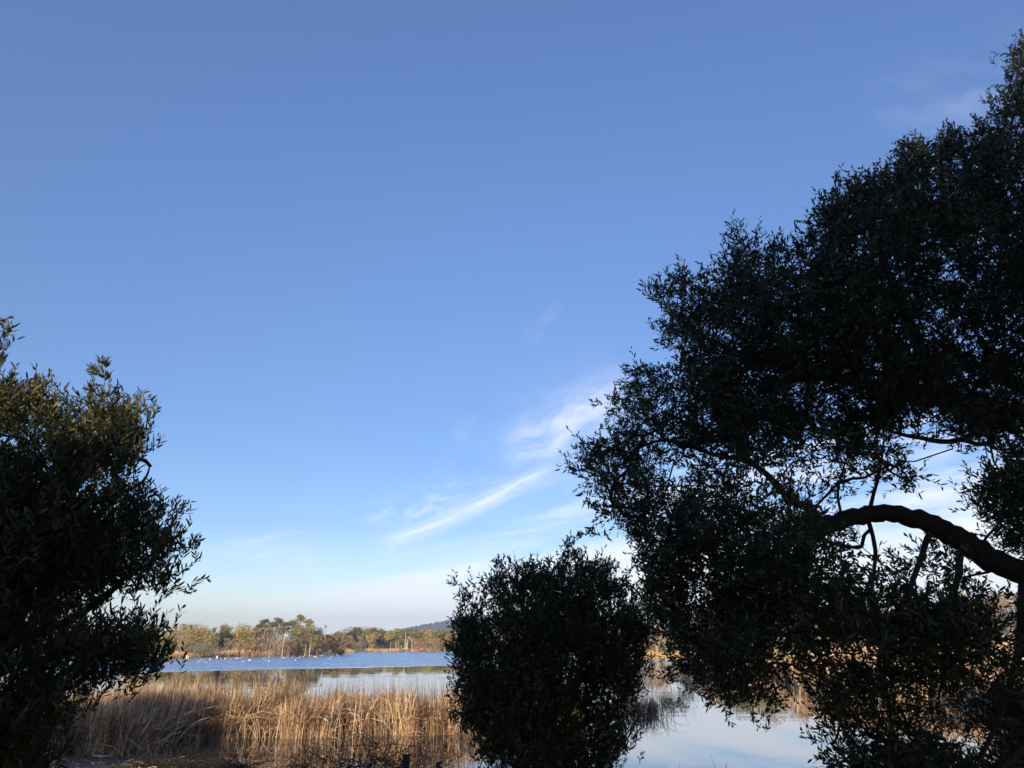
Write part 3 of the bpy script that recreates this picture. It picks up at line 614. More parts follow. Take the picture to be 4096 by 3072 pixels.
def bare_tree(name, label, cat, x, y, h, wd, twig='twig_brown', bark=None, levels=((9, .55), (7, .55), (7, .55)), ang=.75, up=.25, lean=(0, 0), trunks=1, group=None, tw=.05, leaf=None, leafn=0, leafs=.35, t0=.25, th_=1.0):
    z0 = gz(x, y); t_ = thing(name, label, cat, (x, y, z0), group); r0 = (.016 * h + .02) * th_
    tr = MB(); br = MB(); tg = MB(); Ps = []; Rs = []
    for k in range(trunks):
        a = rng.uniform(0, 6.28); sp_ = .12 * wd / h * (trunks > 1) * 2
        P = trunkpath(x + math.cos(a) * .08 * wd * (trunks > 1), y + math.sin(a) * .08 * wd * (trunks > 1), z0, h * rng.uniform(.72, .92), lean=(lean[0] + sp_ * math.cos(a), lean[1] + sp_ * math.sin(a)), wig=.015)
        Ps.append(P); Rs.append((r0 * np.array([1.2, .9, .75, .55, .35, .12]))[None] / math.sqrt(trunks))
    P, Rr = np.concatenate(Ps), np.concatenate(Rs); tr.tubes(P, Rr, 6, .5)
    wscale = wd / max(h, .1)
    for li, (m_, lf_) in enumerate(levels):
        P, Rr = fork(P, Rr, m_, t0 if li == 0 else .25, 1.0, (lf_ * min(1.1, wscale * .9) if li == 0 else lf_), ang, up, rf=.6)
        P[:, :, 2] = np.minimum(P[:, :, 2], z0 + h * 1.04)
        # the crown keeps the photo's width
        dxy = P[:, :, :2] - np.array([x + lean[0] * h * .6, y + lean[1] * h * .6]); rad = np.linalg.norm(dxy, axis=2, keepdims=True); lim = wd * .5
        P[:, :, :2] -= dxy * np.clip((rad - lim) / np.maximum(rad, 1e-6), 0, 1)
        P[:, :, 2] = np.maximum(P[:, :, 2], z0 + .3)
        if li == len(levels) - 1: tg.ribbons(P, np.maximum(Rr * 2, tw) * np.array([[1, .8, .6, .35]]), rng.random(len(P)), side=np.tile([[0.1, 1, 0]], (len(P), 1)) + .6 * rdir(len(P)))
        else: br.tubes(P, np.maximum(Rr, tw * .4), 4, rng.random(len(P)))
    tr.build('trunk', M[bark or twig], t_, smooth=True); br.build('branches', M[bark or twig], t_); tg.build('twigs', M[twig], t_)
    if leaf:
        fo = MB(); pick = rng.integers(0, len(P), leafn); fr = rng.random((leafn, 1))
        Q = P[pick, 1] * (1 - fr) + P[pick, 3] * fr; fo.tufts(Q, rdir(leafn), leafs * rng.uniform(.6, 1.3, leafn), rng.random(leafn)); fo.build('leaves', M[leaf], t_)
    return t_

def spot(sx, sbase_d):                # source-photo x and distance -> ground x
    px = sx / 4.; r = ray(px, 655.); return r[0] / r[1] * sbase_d
def size_at(sx, top, d, ztop=True):   # height above the local ground for a top seen at source y
    px, py = sx / 4., top / 4.; r = ray(px, py); return CH + r[2] / r[1] * d
def mper(d): return d / F / 4 * 1.0 / .9385 * .98  # metres per source pixel sideways, roughly
def far_leafy(sx, top, wsrc, d, label, **kw):
    x = spot(sx, d); z0 = gz(x, d); h = size_at(sx, top, d) - z0
    kw.setdefault('name', 'gum_tree'); n_ = kw.pop('name'); c_ = kw.pop('cat', 'tree')
    s_ = kw.pop('size', None) or max(.22, .0017 * d)
    return leafy_tree(n_, label, c_, x, d, h, max(wsrc * mper(d) * 1.25, .6), size=s_, **kw)
def far_bare(sx, top, wsrc, d, label, **kw):
    x = spot(sx, d); z0 = gz(x, d); h = size_at(sx, top, d) - z0
    kw.setdefault('name', 'bare_tree'); n_ = kw.pop('name'); c_ = kw.pop('cat', 'tree'); tw_ = kw.pop('tw', None) or max(.03, .00026 * d)
    return bare_tree(n_, label, c_, x, d, h, max(wsrc * mper(d), .5), tw=tw_, **kw)

# --- left spit, back row first
gb = 'evergreen trees on the left far shore'; gr = 'bare trees on the left far shore'
far_leafy(545, 2488, 46, 200, 'rounded gum showing just above the left wattle, leftmost on the skyline', group=gb, fol='pine', shape='umbrella')
far_leafy(592, 2490, 50, 205, 'flat-domed gum on the skyline just behind the left wattle tip', group=gb, fol='pine', shape='umbrella')
far_leafy(685, 2490, 24, 215, 'slim dull pine standing alone on the skyline right of the left wattle', group=gb, name='pine_tree', fol='pine', shape='cone', clumps=18)
far_bare(712, 2500, 60, 225, 'hazy bare treetops between the slim pine and the big olive tree', group=gr, levels=((10, .5), (6, .5), (5, .5)), trunks=3)
far_leafy(748, 2492, 34, 212, 'small pine with tiered top behind the bare oak', group=gb, name='pine_tree', fol='pine', shape='umbrella', clumps=16)
far_leafy(640, 2520, 80, 178, 'low yellow-olive tree half hidden by the left wattle foliage', group=gb, fol='olive', crown=(.1, 1))
far_leafy(690, 2522, 84, 183, 'bushy yellow-olive tree behind the bare oak on the lawn', group=gb, fol='olive', crown=(.1, 1))
far_leafy(848, 2494, 30, 214, 'loose thin-crowned gum with sky showing through, between two big crowns', group=gb, fol='gum', shape='umbrella', clumps=14, per=45, crown=(.3, 1))
far_leafy(886, 2490, 48, 218, 'grey-green gum rising behind the nearly black shaded tree', group=gb, fol='gum', crown=(.2, 1))
far_leafy(880, 2520, 74, 192, 'nearly black shaded tree mass with a rounded left side', group=gb, name='shaded_tree', fol='dark_and_shaded', crown=(.05, 1), clumps=34, per=90)  # tree in shadow, its shade painted by the near-black foliage
far_leafy(778, 2490, 122, 182, 'largest olive-green tree on the left lawn with a dark forked trunk', group=gb, fol='olive', crown=(.12, 1), clumps=60, per=75)
far_bare(942, 2464, 26, 216, 'pale bare poplar sticking up highest above the left crowns', group=gr, name='poplar_tree', twig='twig_pale', ang=.35, up=.9, levels=((16, .35), (6, .5), (4, .5)))
far_leafy(960, 2494, 96, 196, 'broad olive-green tree in the middle of the left shore', group=gb, fol='olive', crown=(.1, 1), clumps=52)
far_leafy(1003, 2502, 50, 204, 'olive tree just left of the leaning poplar trunks', group=gb, fol='gum', crown=(.1, 1), clumps=24)
far_leafy(1048, 2470, 50, 228, 'first of two domed gums above the poplars, on the left', group=gb, fol='pine', shape='umbrella', crown=(.62, 1), bark='bark_pale', clumps=24, trunks=2)
far_leafy(1097, 2467, 52, 226, 'second of two domed gums above the poplars, on the right', group=gb, fol='pine', shape='umbrella', crown=(.60, 1), bark='bark_pale', clumps=26, trunks=2)
far_leafy(1150, 2474, 52, 228, 'dome-topped gum just right of the tall orange-tinged poplar', group=gb, fol='pine', shape='umbrella', crown=(.5, 1), clumps=26, trunks=2)
far_leafy(1187, 2457, 34, 222, 'tallest gum on the spit with a tufted top in tiers', group=gb, fol='gum', shape='column', crown=(.5, 1), clumps=20)
far_leafy(1226, 2470, 34, 223, 'gum with one flat tuft held out to the right of the tallest', group=gb, fol='gum', shape='umbrella', crown=(.75, 1), clumps=9)
far_leafy(1178, 2492, 66, 214, 'dark bushy gum below the tallest tufted top', group=gb, fol='gum', crown=(.1, 1), clumps=40)
far_leafy(1228, 2482, 74, 216, 'wide sunlit gum filling the middle of the spit', group=gb, fol='gum', crown=(.1, 1), clumps=46, bark='bark_pale', trunks=2)
far_leafy(1266, 2500, 44, 220, 'gum with a sloping right shoulder left of the leafless treetops', group=gb, fol='gum', crown=(.1, 1), clumps=26)
far_bare(1292, 2490, 26, 232, 'thin grey bare treetop above the orange tree', group=gr, levels=((10, .5), (5, .5), (4, .5)), ang=.5)
far_bare(1307, 2503, 24, 236, 'bone-white dead tree standing behind the orange tree', group=gr, name='dead_tree', twig='twig_pale', bark='bark_pale', levels=((7, .4), (3, .5)), ang=.8, th_=1.6)
far_leafy(1345, 2510, 50, 246, 'green rounded gum behind the tan bush at the tip of the spit', group=gb, fol='gum', crown=(.1, 1))
far_leafy(1322, 2528, 40, 240, 'small dull tree between the white dead tree and the tip of the spit', group=gb, fol='olive', crown=(.1, 1), clumps=18)
far_leafy(1384, 2524, 46, 252, 'last green tree on the spit, sloping down to its tip', group=gb, fol='olive', crown=(.05, 1))
# poplar stand
far_bare(1040, 2516, 70, 222, 'dense brown bare tree filling the gap behind the left poplar trunks', group=gr, twig='twig_brown', trunks=4, t0=.05, levels=((12, .6), (8, .55), (7, .5)))
far_bare(1088, 2514, 70, 224, 'dense brown bare tree filling the gap behind the right poplar trunks', group=gr, twig='twig_brown', trunks=4, t0=.05, levels=((12, .6), (8, .55), (7, .5)))
ORD = ['first', 'second', 'third', 'fourth', 'fifth', 'sixth', 'seventh', 'eighth', 'ninth', 'tenth', 'eleventh', 'last']
for i, (sx, tp) in enumerate([(1016, 2512), (1024, 2503), (1034, 2508), (1044, 2500), (1053, 2512), (1062, 2506), (1072, 2510), (1081, 2504), (1091, 2512), (1100, 2508), (1108, 2502), (1118, 2510)]):
    far_bare(sx + rng.uniform(-2, 2) - 9, tp, 9, 205 + rng.uniform(-6, 9), ORD[i] + ' slim bare poplar from the left in the leaning row below the domed gums', name='poplar_tree', group='row of thin leaning poplars',
             twig='twig_pale', bark='bark_pale', levels=((22, .16), (5, .5)), ang=.35, up=.9, lean=(.13, 0), t0=.3, th_=.8)
far_bare(1124, 2480, 13, 203, 'tall narrow poplar with orange-tinged twigs at the right end of the row', group=gr, name='poplar_tree', twig='twig_red', bark='bark_pale', levels=((30, .16), (6, .5), (3, .5)), ang=.3, up=1.0, lean=(.06, 0), t0=.2, th_=.6)
# front row of bare trees and shrubs
far_bare(722, 2530, 74, 170, 'spreading bare oak with a short forked trunk on the lawn', group=gr, name='oak_tree', twig='twig_brown', ang=.95, up=.12, levels=((10, .75), (8, .55), (7, .5)), th_=1.3)
far_bare(862, 2546, 50, 184, 'small bare brown tree in front of the dark shaded tree', group=gr, twig='twig_brown')
far_bare(905, 2556, 56, 186, 'low bare dark-brown tree right of the dark shaded tree foot', group=gr, twig='twig_brown', ang=.9)
far_bare(952, 2560, 54, 186, 'low reddish bare tree near the water below the broad olive tree', group=gr, twig='twig_red', ang=.9)
far_bare(1030, 2545, 60, 194, 'rust-orange twiggy willow left of the poplar trunks', group=gr, name='willow_tree', twig='twig_red', leaf='tan', leafn=1500, leafs=.30, trunks=2)
far_bare(990, 2575, 44, 190, 'small pale brown thicket tree left of the rust-orange willow', group=gr, name='shrub', cat='shrub', twig='twig_red', trunks=2)
for sx, tp, wd_, lab in [(1128, 2560, 46, 'bare purple-brown shrub at the foot of the tall narrow poplar'), (1162, 2572, 46, 'bare shoreline shrub, second from the poplars'), (1196, 2566, 46, 'bare shoreline shrub below the tallest tufted gum'),
                         (1230, 2560, 46, 'bare shoreline shrub with upright twigs left of the orange tree'), (1262, 2562, 44, 'bare brown shrub touching the left side of the orange tree'), (1298, 2574, 50, 'dark bare shrub in front of the orange tree'),
                         (1328, 2570, 46, 'bare brown shrub between the orange tree and the tan bush')]:
    far_bare(sx, tp, wd_, 206 + rng.uniform(-3, 3) + (sx - 1128) * .13, lab, name='shrub', cat='shrub', group='bare shrubs lining the spit', twig='twig_brown' if sx % 4 else 'twig_red', trunks=4, ang=.7, up=.4, levels=((9, .6), (7, .55), (6, .5)), t0=.05)
far_bare(1290, 2543, 62, 236, 'bright orange autumn tree behind the bare shrubs', name='autumn_tree', group=gr, twig='twig_red', leaf='orange', leafn=1900, leafs=.42, trunks=2)
far_bare(1364, 2553, 62, 244, 'tan rounded twiggy bush at the tip of the spit', name='shrub', cat='shrub', group='bare shrubs lining the spit', twig='twig_red', leaf='tan', leafn=1500, leafs=.38, trunks=3, t0=.05)
for sx, tp in ((914, 2578), (966, 2600), (980, 2598), (988, 2600)):
    far_bare(sx, tp, 5, 184, {914: 'white slim trunk in front of the dark shaded tree', 966: 'short pale trunk by the water left of the rust-orange willow', 980: 'pale trunk between two shorter ones by the water', 988: 'short pale trunk nearest the rust-orange willow'}[sx],
             group=gr, name='birch_tree', bark='bark_pale', twig='twig_pale', levels=((3, .2), (2, .3)), th_=.8)
# --- second shore, farther
g2 = 'trees on the farther middle shore'
T2 = [(1396, 2525, 40, 385, 'dark_and_shaded', 'round', 'dark tree in shade where the spit ends'),
      (1422, 2502, 36, 400, 'pine', 'umbrella', 'dark gum with one tuft on top, leftmost on the farther shore'),
      (1446, 2524, 40, 402, 'pine', 'round', 'dark crown behind the domed purple shrub'),
      (1462, 2513, 34, 396, 'gum', 'umbrella', 'domed gum, next to the tufted one'), (1486, 2510, 42, 398, 'pine', 'umbrella', 'flat broad dark crown left of the sky gap'),
      (1478, 2535, 30, 380, 'olive', 'column', 'slim sunlit green tree in front of the flat broad crown'), (1505, 2522, 36, 392, 'gum', 'round', 'sunlit gum left of the twin umbrella crowns'),
      (1518, 2513, 34, 405, 'pine', 'umbrella', 'left one of the twin umbrella crowns'), (1538, 2514, 26, 405, 'pine', 'umbrella', 'right one of the twin umbrella crowns'),
      (1528, 2536, 40, 390, 'dark_and_shaded', 'round', 'shaded dark tree below the twin umbrella crowns'),
      (1562, 2515, 36, 388, 'olive', 'round', 'olive tree left of the terraced lawn gap'), (1584, 2514, 42, 384, 'gum', 'umbrella', 'broad gum with straight trunks over the terraced lawn'),
      (1612, 2520, 30, 420, 'pine', 'round', 'dark gum behind the arching dead limb'), (1634, 2512, 36, 415, 'pine', 'umbrella', 'brownish dark crown below the hill foot'),
      (1662, 2512, 44, 385, 'gum', 'round', 'rounded olive gum right of the arching dead limb'), (1694, 2520, 34, 400, 'pine', 'round', 'darker low crown before the hill'),
      (1722, 2510, 50, 380, 'olive', 'round', 'widest sunlit gum below the hill'), (1748, 2516, 40, 384, 'gum', 'round', 'sunlit gum with several trunks, right of the widest'),
      (1778, 2511, 46, 390, 'gum', 'round', 'gum touching the left leaves of the middle bush'), (1815, 2512, 50, 390, 'olive', 'round', 'gum glimpsed through the left edge of the middle bush'),
      (1860, 2508, 60, 395, 'gum', 'round', 'first gum hidden behind the middle bush'), (1920, 2510, 60, 390, 'olive', 'round', 'second gum hidden behind the middle bush')]
for sx, tp, wd_, d, fol, shp, lab in T2:
    far_leafy(sx, tp, wd_ * 1.12, d, lab, group=g2, fol=fol, shape=shp, crown=(.45, 1) if shp == 'umbrella' else (.12, 1), clumps=26, per=60, size=.75, trunks=2 if sx % 3 == 0 else 1, bark='bark_pale' if fol in ('gum', 'olive') else 'bark')
far_bare(1440, 2548, 34, 372, 'purple-brown domed bare tree near the water on the farther shore', group=g2, twig='twig_brown', trunks=3, t0=.05)
# arching dead limb tree
x, d = spot(1620, 372), 372.; z0 = gz(x, d); td = thing('dead_tree', 'pale dead tree with one long limb arching over to the ground', 'tree', (x, d, z0), g2)
b = MB()
for pts_, r_ in (([(1619, 2603), (1618, 2575), (1619, 2545), (1617, 2530)], [.22, .18, .14, .05]), ([(1619, 2548), (1630, 2551), (1640, 2557), (1645, 2570), (1645, 2592), (1647, 2604)], [.12, .12, .12, .13, .14, .18]), ([(1626, 2603), (1627, 2575), (1628, 2560)], [.2, .15, .05])):
    pp = np.array([[spot(px_, d), d + .3 * i, size_at(px_, py_, d)] for i, (px_, py_) in enumerate(pts_)]); pp[0, 2] = z0 - .2
    sp_, sr = smooth_path(pp, r_); b.tubes(sp_[None], sr[None], 6, .8)
b.build('limbs', M['bark_pale'], td, smooth=True)
for sx, tp, wd_, lab in ((1665, 2562, 40, 'orange shrub right of the arching dead limb'), (1692, 2568, 30, 'small orange-brown shrub between two orange ones'), (1735, 2560, 46, 'orange-brown shrub below the widest sunlit gum'), (1602, 2585, 26, 'small grey-green shrub left of the arching dead limb base')):
    far_bare(sx, tp, wd_, 366, lab, group=g2, name='shrub', cat='shrub', twig='twig_red', leaf='tan' if sx > 1610 else 'gum', leafn=700, leafs=.6, trunks=3, t0=.05, levels=((8, .6), (6, .55), (5, .5)))
for sx in (1570, 1582, 1592, 1478, 1486):
    far_bare(sx, 2560, 8, 368, {1570: 'thin pale trunk at the left edge of the terraced lawn', 1582: 'thin pale trunk in the middle of the terraced lawn gap', 1592: 'thin dark trunk standing at the water before the terraced lawn', 1478: 'pale forked trunk in front of the dark crowns', 1486: 'pale straight trunk beside the forked one'}[sx], group=g2, name='gum_tree', bark='bark_pale', twig='twig_pale', levels=((4, .3), (3, .4)), th_=.8)

# --- right shore, seen between bush and big tree and through its leaves
g3 = 'trees on the right shore'
far_leafy(2575, 2368, 125, 205, 'tall dark gum with a rounded crown right of the middle bush', group=g3, fol='dark_and_shaded', crown=(.50, 1), clumps=40, per=55, trunks=3, size=.4)
far_leafy(2690, 2395, 130, 210, 'tall dark gum sloping behind the big wattle edge', group=g3, fol='dark_and_shaded', crown=(.42, 1), clumps=44, per=60, trunks=2, size=.4)
far_leafy(2500, 2440, 70, 215, 'dark gum mostly behind the right side of the middle bush', group=g3, fol='dark_and_shaded', crown=(.3, 1), clumps=24, size=.4)
far_bare(2628, 2478, 92, 190, 'pinkish bare tree with a pale trunk at the water, right of the middle bush', group=g3, twig='twig_red', bark='bark_pale', levels=((12, .6), (8, .55), (7, .5)), th_=1.2)
far_bare(2665, 2490, 60, 194, 'second pinkish bare tree, with a thinner pale trunk', group=g3, twig='twig_red', bark='bark_pale', levels=((10, .6), (7, .55), (7, .5)))
far_bare(2580, 2500, 70, 198, 'bare tree partly behind the right leaves of the middle bush', group=g3, twig='twig_red')
far_leafy(2760, 2480, 110, 186, 'dark shaded shrub mass by the water at the big wattle edge', group=g3, name='shrub', cat='shrub', fol='dark_and_shaded', crown=(.02, 1), clumps=34, size=.4)
R3 = [(2850, 2440, 120, 170, 'olive'), (2960, 2400, 130, 160, 'gum'), (3070, 2380, 130, 150, 'olive'), (3190, 2400, 120, 140, 'tan'), (3300, 2420, 130, 130, 'gum'), (3440, 2440, 140, 120, 'tan'),
      (3580, 2420, 140, 110, 'olive'), (3720, 2430, 140, 105, 'gum')]
for i, (sx, tp, wd_, d, fol) in enumerate(R3):
    far_leafy(sx, tp, wd_, d, ORD[i] + ' sunlit tree from the left glimpsed through the big wattle leaves', group='trees behind the big wattle leaves', fol=fol, crown=(.1, 1), clumps=40, per=60, size=.34)
far_leafy(3870, 2330, 120, 120, 'pine with layered branches below the arching wattle limb', group=g3, name='pine_tree', fol='olive', shape='umbrella', crown=(.35, 1), clumps=26, per=60, size=.3)
far_leafy(4060, 2345, 120, 110, 'brownish pine at the right edge below the arching limb', group=g3, name='pine_tree', fol='tan', shape='umbrella', crown=(.35, 1), clumps=26, per=60, size=.3)
for sx, tp, wd_, d, lab in ((3930, 2430, 120, 84, 'grey-brown bare tree left of the pale-limbed one at the right edge'), (4010, 2400, 130, 80, 'bare tree with pale forked limbs near the right edge'), (4100, 2390, 130, 76, 'tall bare tree cut by the right edge'), (4190, 2380, 130, 72, 'bare tree just outside the right edge')):
    far_bare(sx, tp, wd_, d, lab, group=g3, twig='twig_brown', bark='bark_pale', trunks=2, up=.4, levels=((10, .55), (8, .55), (8, .5)), tw=.03)

# undergrowth and far wood behind the listed trees
b = MB()
def scrub(n, sx0, sx1, d0, d1, h0, h1, size, vlo=0., vhi=1.):
    sx = rng.uniform(sx0, sx1, n); d = rng.uniform(d0, d1, n); x = (sx / 4 - 512) / F / 1.07 * d
    g = hground(x, d); ok = g > .15; x, d, g = x[ok], d[ok], g[ok]; n = len(x)
    hh = (h0 + (h1 - h0) * (.5 + .5 * np.sin(x * .21 + 1.3 * np.sin(x * .07 + d * .05)))) * rng.random(n)**.8
    b.tufts(np.stack([x, d, g + .2 + hh], 1), rdir(n), size * rng.uniform(.6, 1.3, n), rng.uniform(vlo, vhi, n))
scrub(17000, -200, 1400, 232, 262, 3, 7.5, .5)
scrub(16000, 1330, 2100, 408, 440, 4, 10.5, .8)
scrub(20000, 2400, 3200, 214, 240, 6, 13, .5)
scrub(9000, 3000, 4600, 125, 150, 3, 8, .4)
tag(b.build('far_wood', M['gum']), 'shaded undergrowth and far wood behind the shore trees', 'wood', kind='stuff')

# ------------------------------------------------------------------ reeds
def blades(b_, X, Yy, Z0, H, Wd, v, leanamp=.16, droop=.15, k=5, corr=0.):
    n = len(X); a = rng.uniform(0, 2 * np.pi, n)
    if corr:
        ac = np.array([mn.noise(Vector((x * 1.3, y * 1.3, 4.4))) * 9 for x, y in zip(X, Yy)]); a = np.where(rng.random(n) < corr, ac + rng.normal(size=n) * .5, a)
    ln = np.abs(rng.normal(size=n)) * leanamp; dv = np.stack([np.cos(a), np.sin(a)], 1)
    tt = np.linspace(0, 1, k); P = np.zeros((n, k, 3))
    dr = droop * rng.random(n)**3 * 3
    for j, t_ in enumerate(tt):
        P[:, j, :2] = np.stack([X, Yy], 1) + dv * (H * (ln * t_ + dr * t_**3))[:, None]
        P[:, j, 2] = Z0 + H * (t_ - .5 * ln**2 * t_ - .55 * dr * t_**4)
    wd = Wd[:, None] * np.array([.8, 1, .95, .7, .15])[None] if k == 5 else Wd[:, None] * np.linspace(1, .2, k)[None]
    b_.ribbons(P, wd, v, side=np.tile([[0.0, 1, 0]], (n, 1)) + .7 * rdir(n))
def scatter_poly(poly, n, dens=None):
    poly = np.array(poly, float); lo, hi = poly.min(0), poly.max(0); out = np.zeros((0, 2))
    while len(out) < n:
        P = rng.uniform(lo, hi, (n * 2, 2)); P = P[inpoly(P, poly)]
        if dens is not None: P = P[rng.random(len(P)) < dens(P)]
        out = np.concatenate([out, P])
    return out[:n]
def clump(P, s=.8, seed=0.):
    return np.array([mn.noise(Vector((x * s + seed, y * s, seed))) for x, y in P])
front = [G(38, 757), G(90, 757), G(150, 756), G(158, 748), G(180, 743), G(240, 740), G(300, 739), G(345, 737.5), G(420, 736), G(462, 735), G(500, 727), G(575, 724)]
bed = front + [(3.0, 31.5), (.4, 30), (-2.0, 30.5), (-6, 29.5), (-10, 29), (-15, 28.5), (-20, 28), (-24, 27)]
P = scatter_poly(bed, 38000, lambda Q: np.clip(.5 + 2.2 * clump(Q, 1.1, 3.3), .03, 1))
gap = np.exp(-((P[:, 0] + 1.72 + (P[:, 1] - 26) * -.06) / .28)**2); P = P[rng.random(len(P)) > gap * .93]
cn = clump(P, .55, 8.0); cn2 = clump(P, 2.2, 4.0)
H = 1.16 + .55 * cn + .20 * cn2 + rng.normal(size=len(P)) * .17 - .25 * rng.random(len(P))**2
H = np.clip(H + .22 * (P[:, 0] < -8), .35, 2.0)
v = np.clip(.45 + .8 * cn2 + .27 * rng.normal(size=len(P)), 0, 1)
b = MB(); blades(b, P[:, 0], P[:, 1], np.maximum(hground(P[:, 0], P[:, 1]), -.08), H, .010 + .021 * rng.random(len(P))**1.5, v, leanamp=.24, droop=.30, corr=.6)
# snapped leaves: up, then a kink and down
n_ = 3600; Q = P[rng.integers(0, len(P), n_)] + rng.normal(size=(n_, 2)) * .05; a = rng.uniform(0, 6.28, n_); dv = np.stack([np.cos(a), np.sin(a)], 1); h1_ = rng.uniform(.35, 1.15, n_); l2_ = rng.uniform(.15, .6, n_); an = rng.uniform(-1.1, .5, n_)
base_ = np.stack([Q[:, 0], Q[:, 1], np.full(n_, -.04)], 1); k1 = base_ + np.stack([dv[:, 0] * h1_ * .15, dv[:, 1] * h1_ * .15, h1_], 1)
k2 = k1 + np.stack([dv[:, 0] * l2_ * np.cos(an), dv[:, 1] * l2_ * np.cos(an), l2_ * np.sin(an)], 1); k2[:, 2] = np.maximum(k2[:, 2], .02)
b.ribbons(np.stack([base_, (base_ + k1) / 2, k1, (k1 + k2) / 2, k2], 1), rng.uniform(.009, .021, n_)[:, None] * np.array([[.8, 1, .9, .7, .2]]), rng.uniform(.3, 1, n_), side=np.tile([[0.0, 1, 0]], (n_, 1)) + .7 * rdir(n_))
# thin dark seed stems standing above the leaves
Q = P[rng.integers(0, len(P), 3000)] + rng.normal(size=(3000, 2)) * .1
blades(b, Q[:, 0], Q[:, 1], np.full(3000, -.05), rng.uniform(1.3, 1.95, 3000), rng.uniform(.007, .013, 3000), rng.uniform(0, .3, 3000), leanamp=.08, droop=.03)
# fallen and broken leaves low in the bed
Q = scatter_poly(bed, 4500); blades(b, Q[:, 0], Q[:, 1], np.full(4500, -.03), rng.uniform(.4, 1.1, 4500), rng.uniform(.012, .028, 4500), rng.uniform(.1, .8, 4500), leanamp=.9, droop=.5)
tag(b.build('reeds', M['reed']), 'bed of dry golden-brown reeds standing in the shallows', 'reeds', kind='stuff')

# right-hand reed bed
rb = [G(1100, 716), G(1010, 710), G(930, 703), G(850, 700), G(800, 689), G(765, 673), (26, 95), (40, 95), (60, 60), (50, 38)]
P = scatter_poly(rb, 20000, lambda Q: np.clip(.6 + 1.3 * clump(Q, .5, 1.3), .1, 1)); cn = clump(P, .3, 2.)
b = MB(); blades(b, P[:, 0], P[:, 1], np.maximum(hground(P[:, 0], P[:, 1]), -.08), np.clip(1.75 + .5 * cn + rng.normal(size=len(P)) * .25, .5, 2.8), rng.uniform(.03, .07, len(P)), np.clip(.6 + .6 * cn + .2 * rng.normal(size=len(P)), 0, 1))
tag(b.build('reeds', M['reed']), 'sunlit reed bed on the right shore, seen through the big wattle leaves', 'reeds', kind='stuff')

# narrow pale reeds along the far shorelines
def shore_reeds(name, label, i0, i1, n, depth, h, wd):
    seg = SH[i0:i1 + 1]; L = np.linalg.norm(np.diff(seg, axis=0), axis=1); pk_ = rng.choice(len(L), n, p=L / L.sum()); fr = rng.random((n, 1))
    Pp = seg[pk_] * (1 - fr) + seg[pk_ + 1] * fr; nrm_ = unit(np.diff(seg, axis=0))[pk_]; nrm_ = np.stack([-nrm_[:, 1], nrm_[:, 0]], 1)
    tst = sdist(Pp[:, 0] + nrm_[:, 0] * 2, Pp[:, 1] + nrm_[:, 1] * 2) > 0; nrm_ = np.where(tst[:, None], nrm_, -nrm_)
    Pp = Pp + nrm_ * (rng.random((n, 1)) * depth - .8); cn_ = clump(Pp, .12, 5.); keep = rng.random(n) < np.clip(.8 + 1.2 * cn_, .1, 1); Pp, cn_ = Pp[keep], cn_[keep]
    b_ = MB(); blades(b_, Pp[:, 0], Pp[:, 1], np.maximum(hground(Pp[:, 0], Pp[:, 1]), -.05), h * (1 + .5 * cn_) * rng.uniform(.6, 1.15, len(Pp)), rng.uniform(.6, 1.4, len(Pp)) * wd, np.clip(.55 + .4 * cn_ + .2 * rng.normal(size=len(Pp)), 0, 1), k=4)
    tag(b_.build(name, M['reed_far']), label, 'reeds', kind='stuff')
def shi(px, py): g = np.array(G(px, py)); return int(np.argmin(np.linalg.norm(SH - g, axis=1)))
shore_reeds('shore_reeds', 'thin pale fringe of reeds along the left spit', shi(353, 653.6), shi(165, 659.), 7000, 6, 1.35, .12)
shore_reeds('shore_reeds', 'thin golden reed fringe along the farther middle shore', shi(590, 653.5), shi(372, 652.1), 7000, 5, 1.5, .22)
shore_reeds('shore_reeds', 'golden reeds below the pinkish bare trees right of the bush', shi(765, 672), shi(590, 653.5), 6000, 6, 1.2, .12)

# sedge behind and beside the bush
b = MB(); P = np.array(G(640, 715)) + rng.normal(size=(420, 2)) * [.55, .8]; P = P[P[:, 0] > 1.0]
blades(b, P[:, 0], P[:, 1], np.full(len(P), -.05), rng.uniform(.35, 1.1, len(P)), rng.uniform(.008, .016, len(P)), rng.uniform(0, .35, len(P)), leanamp=.45, droop=.35)
tag(b.build('sedge', M['twig_dark']), 'dark arching sedge standing in the water beside the middle bush', 'sedge', kind='stuff')

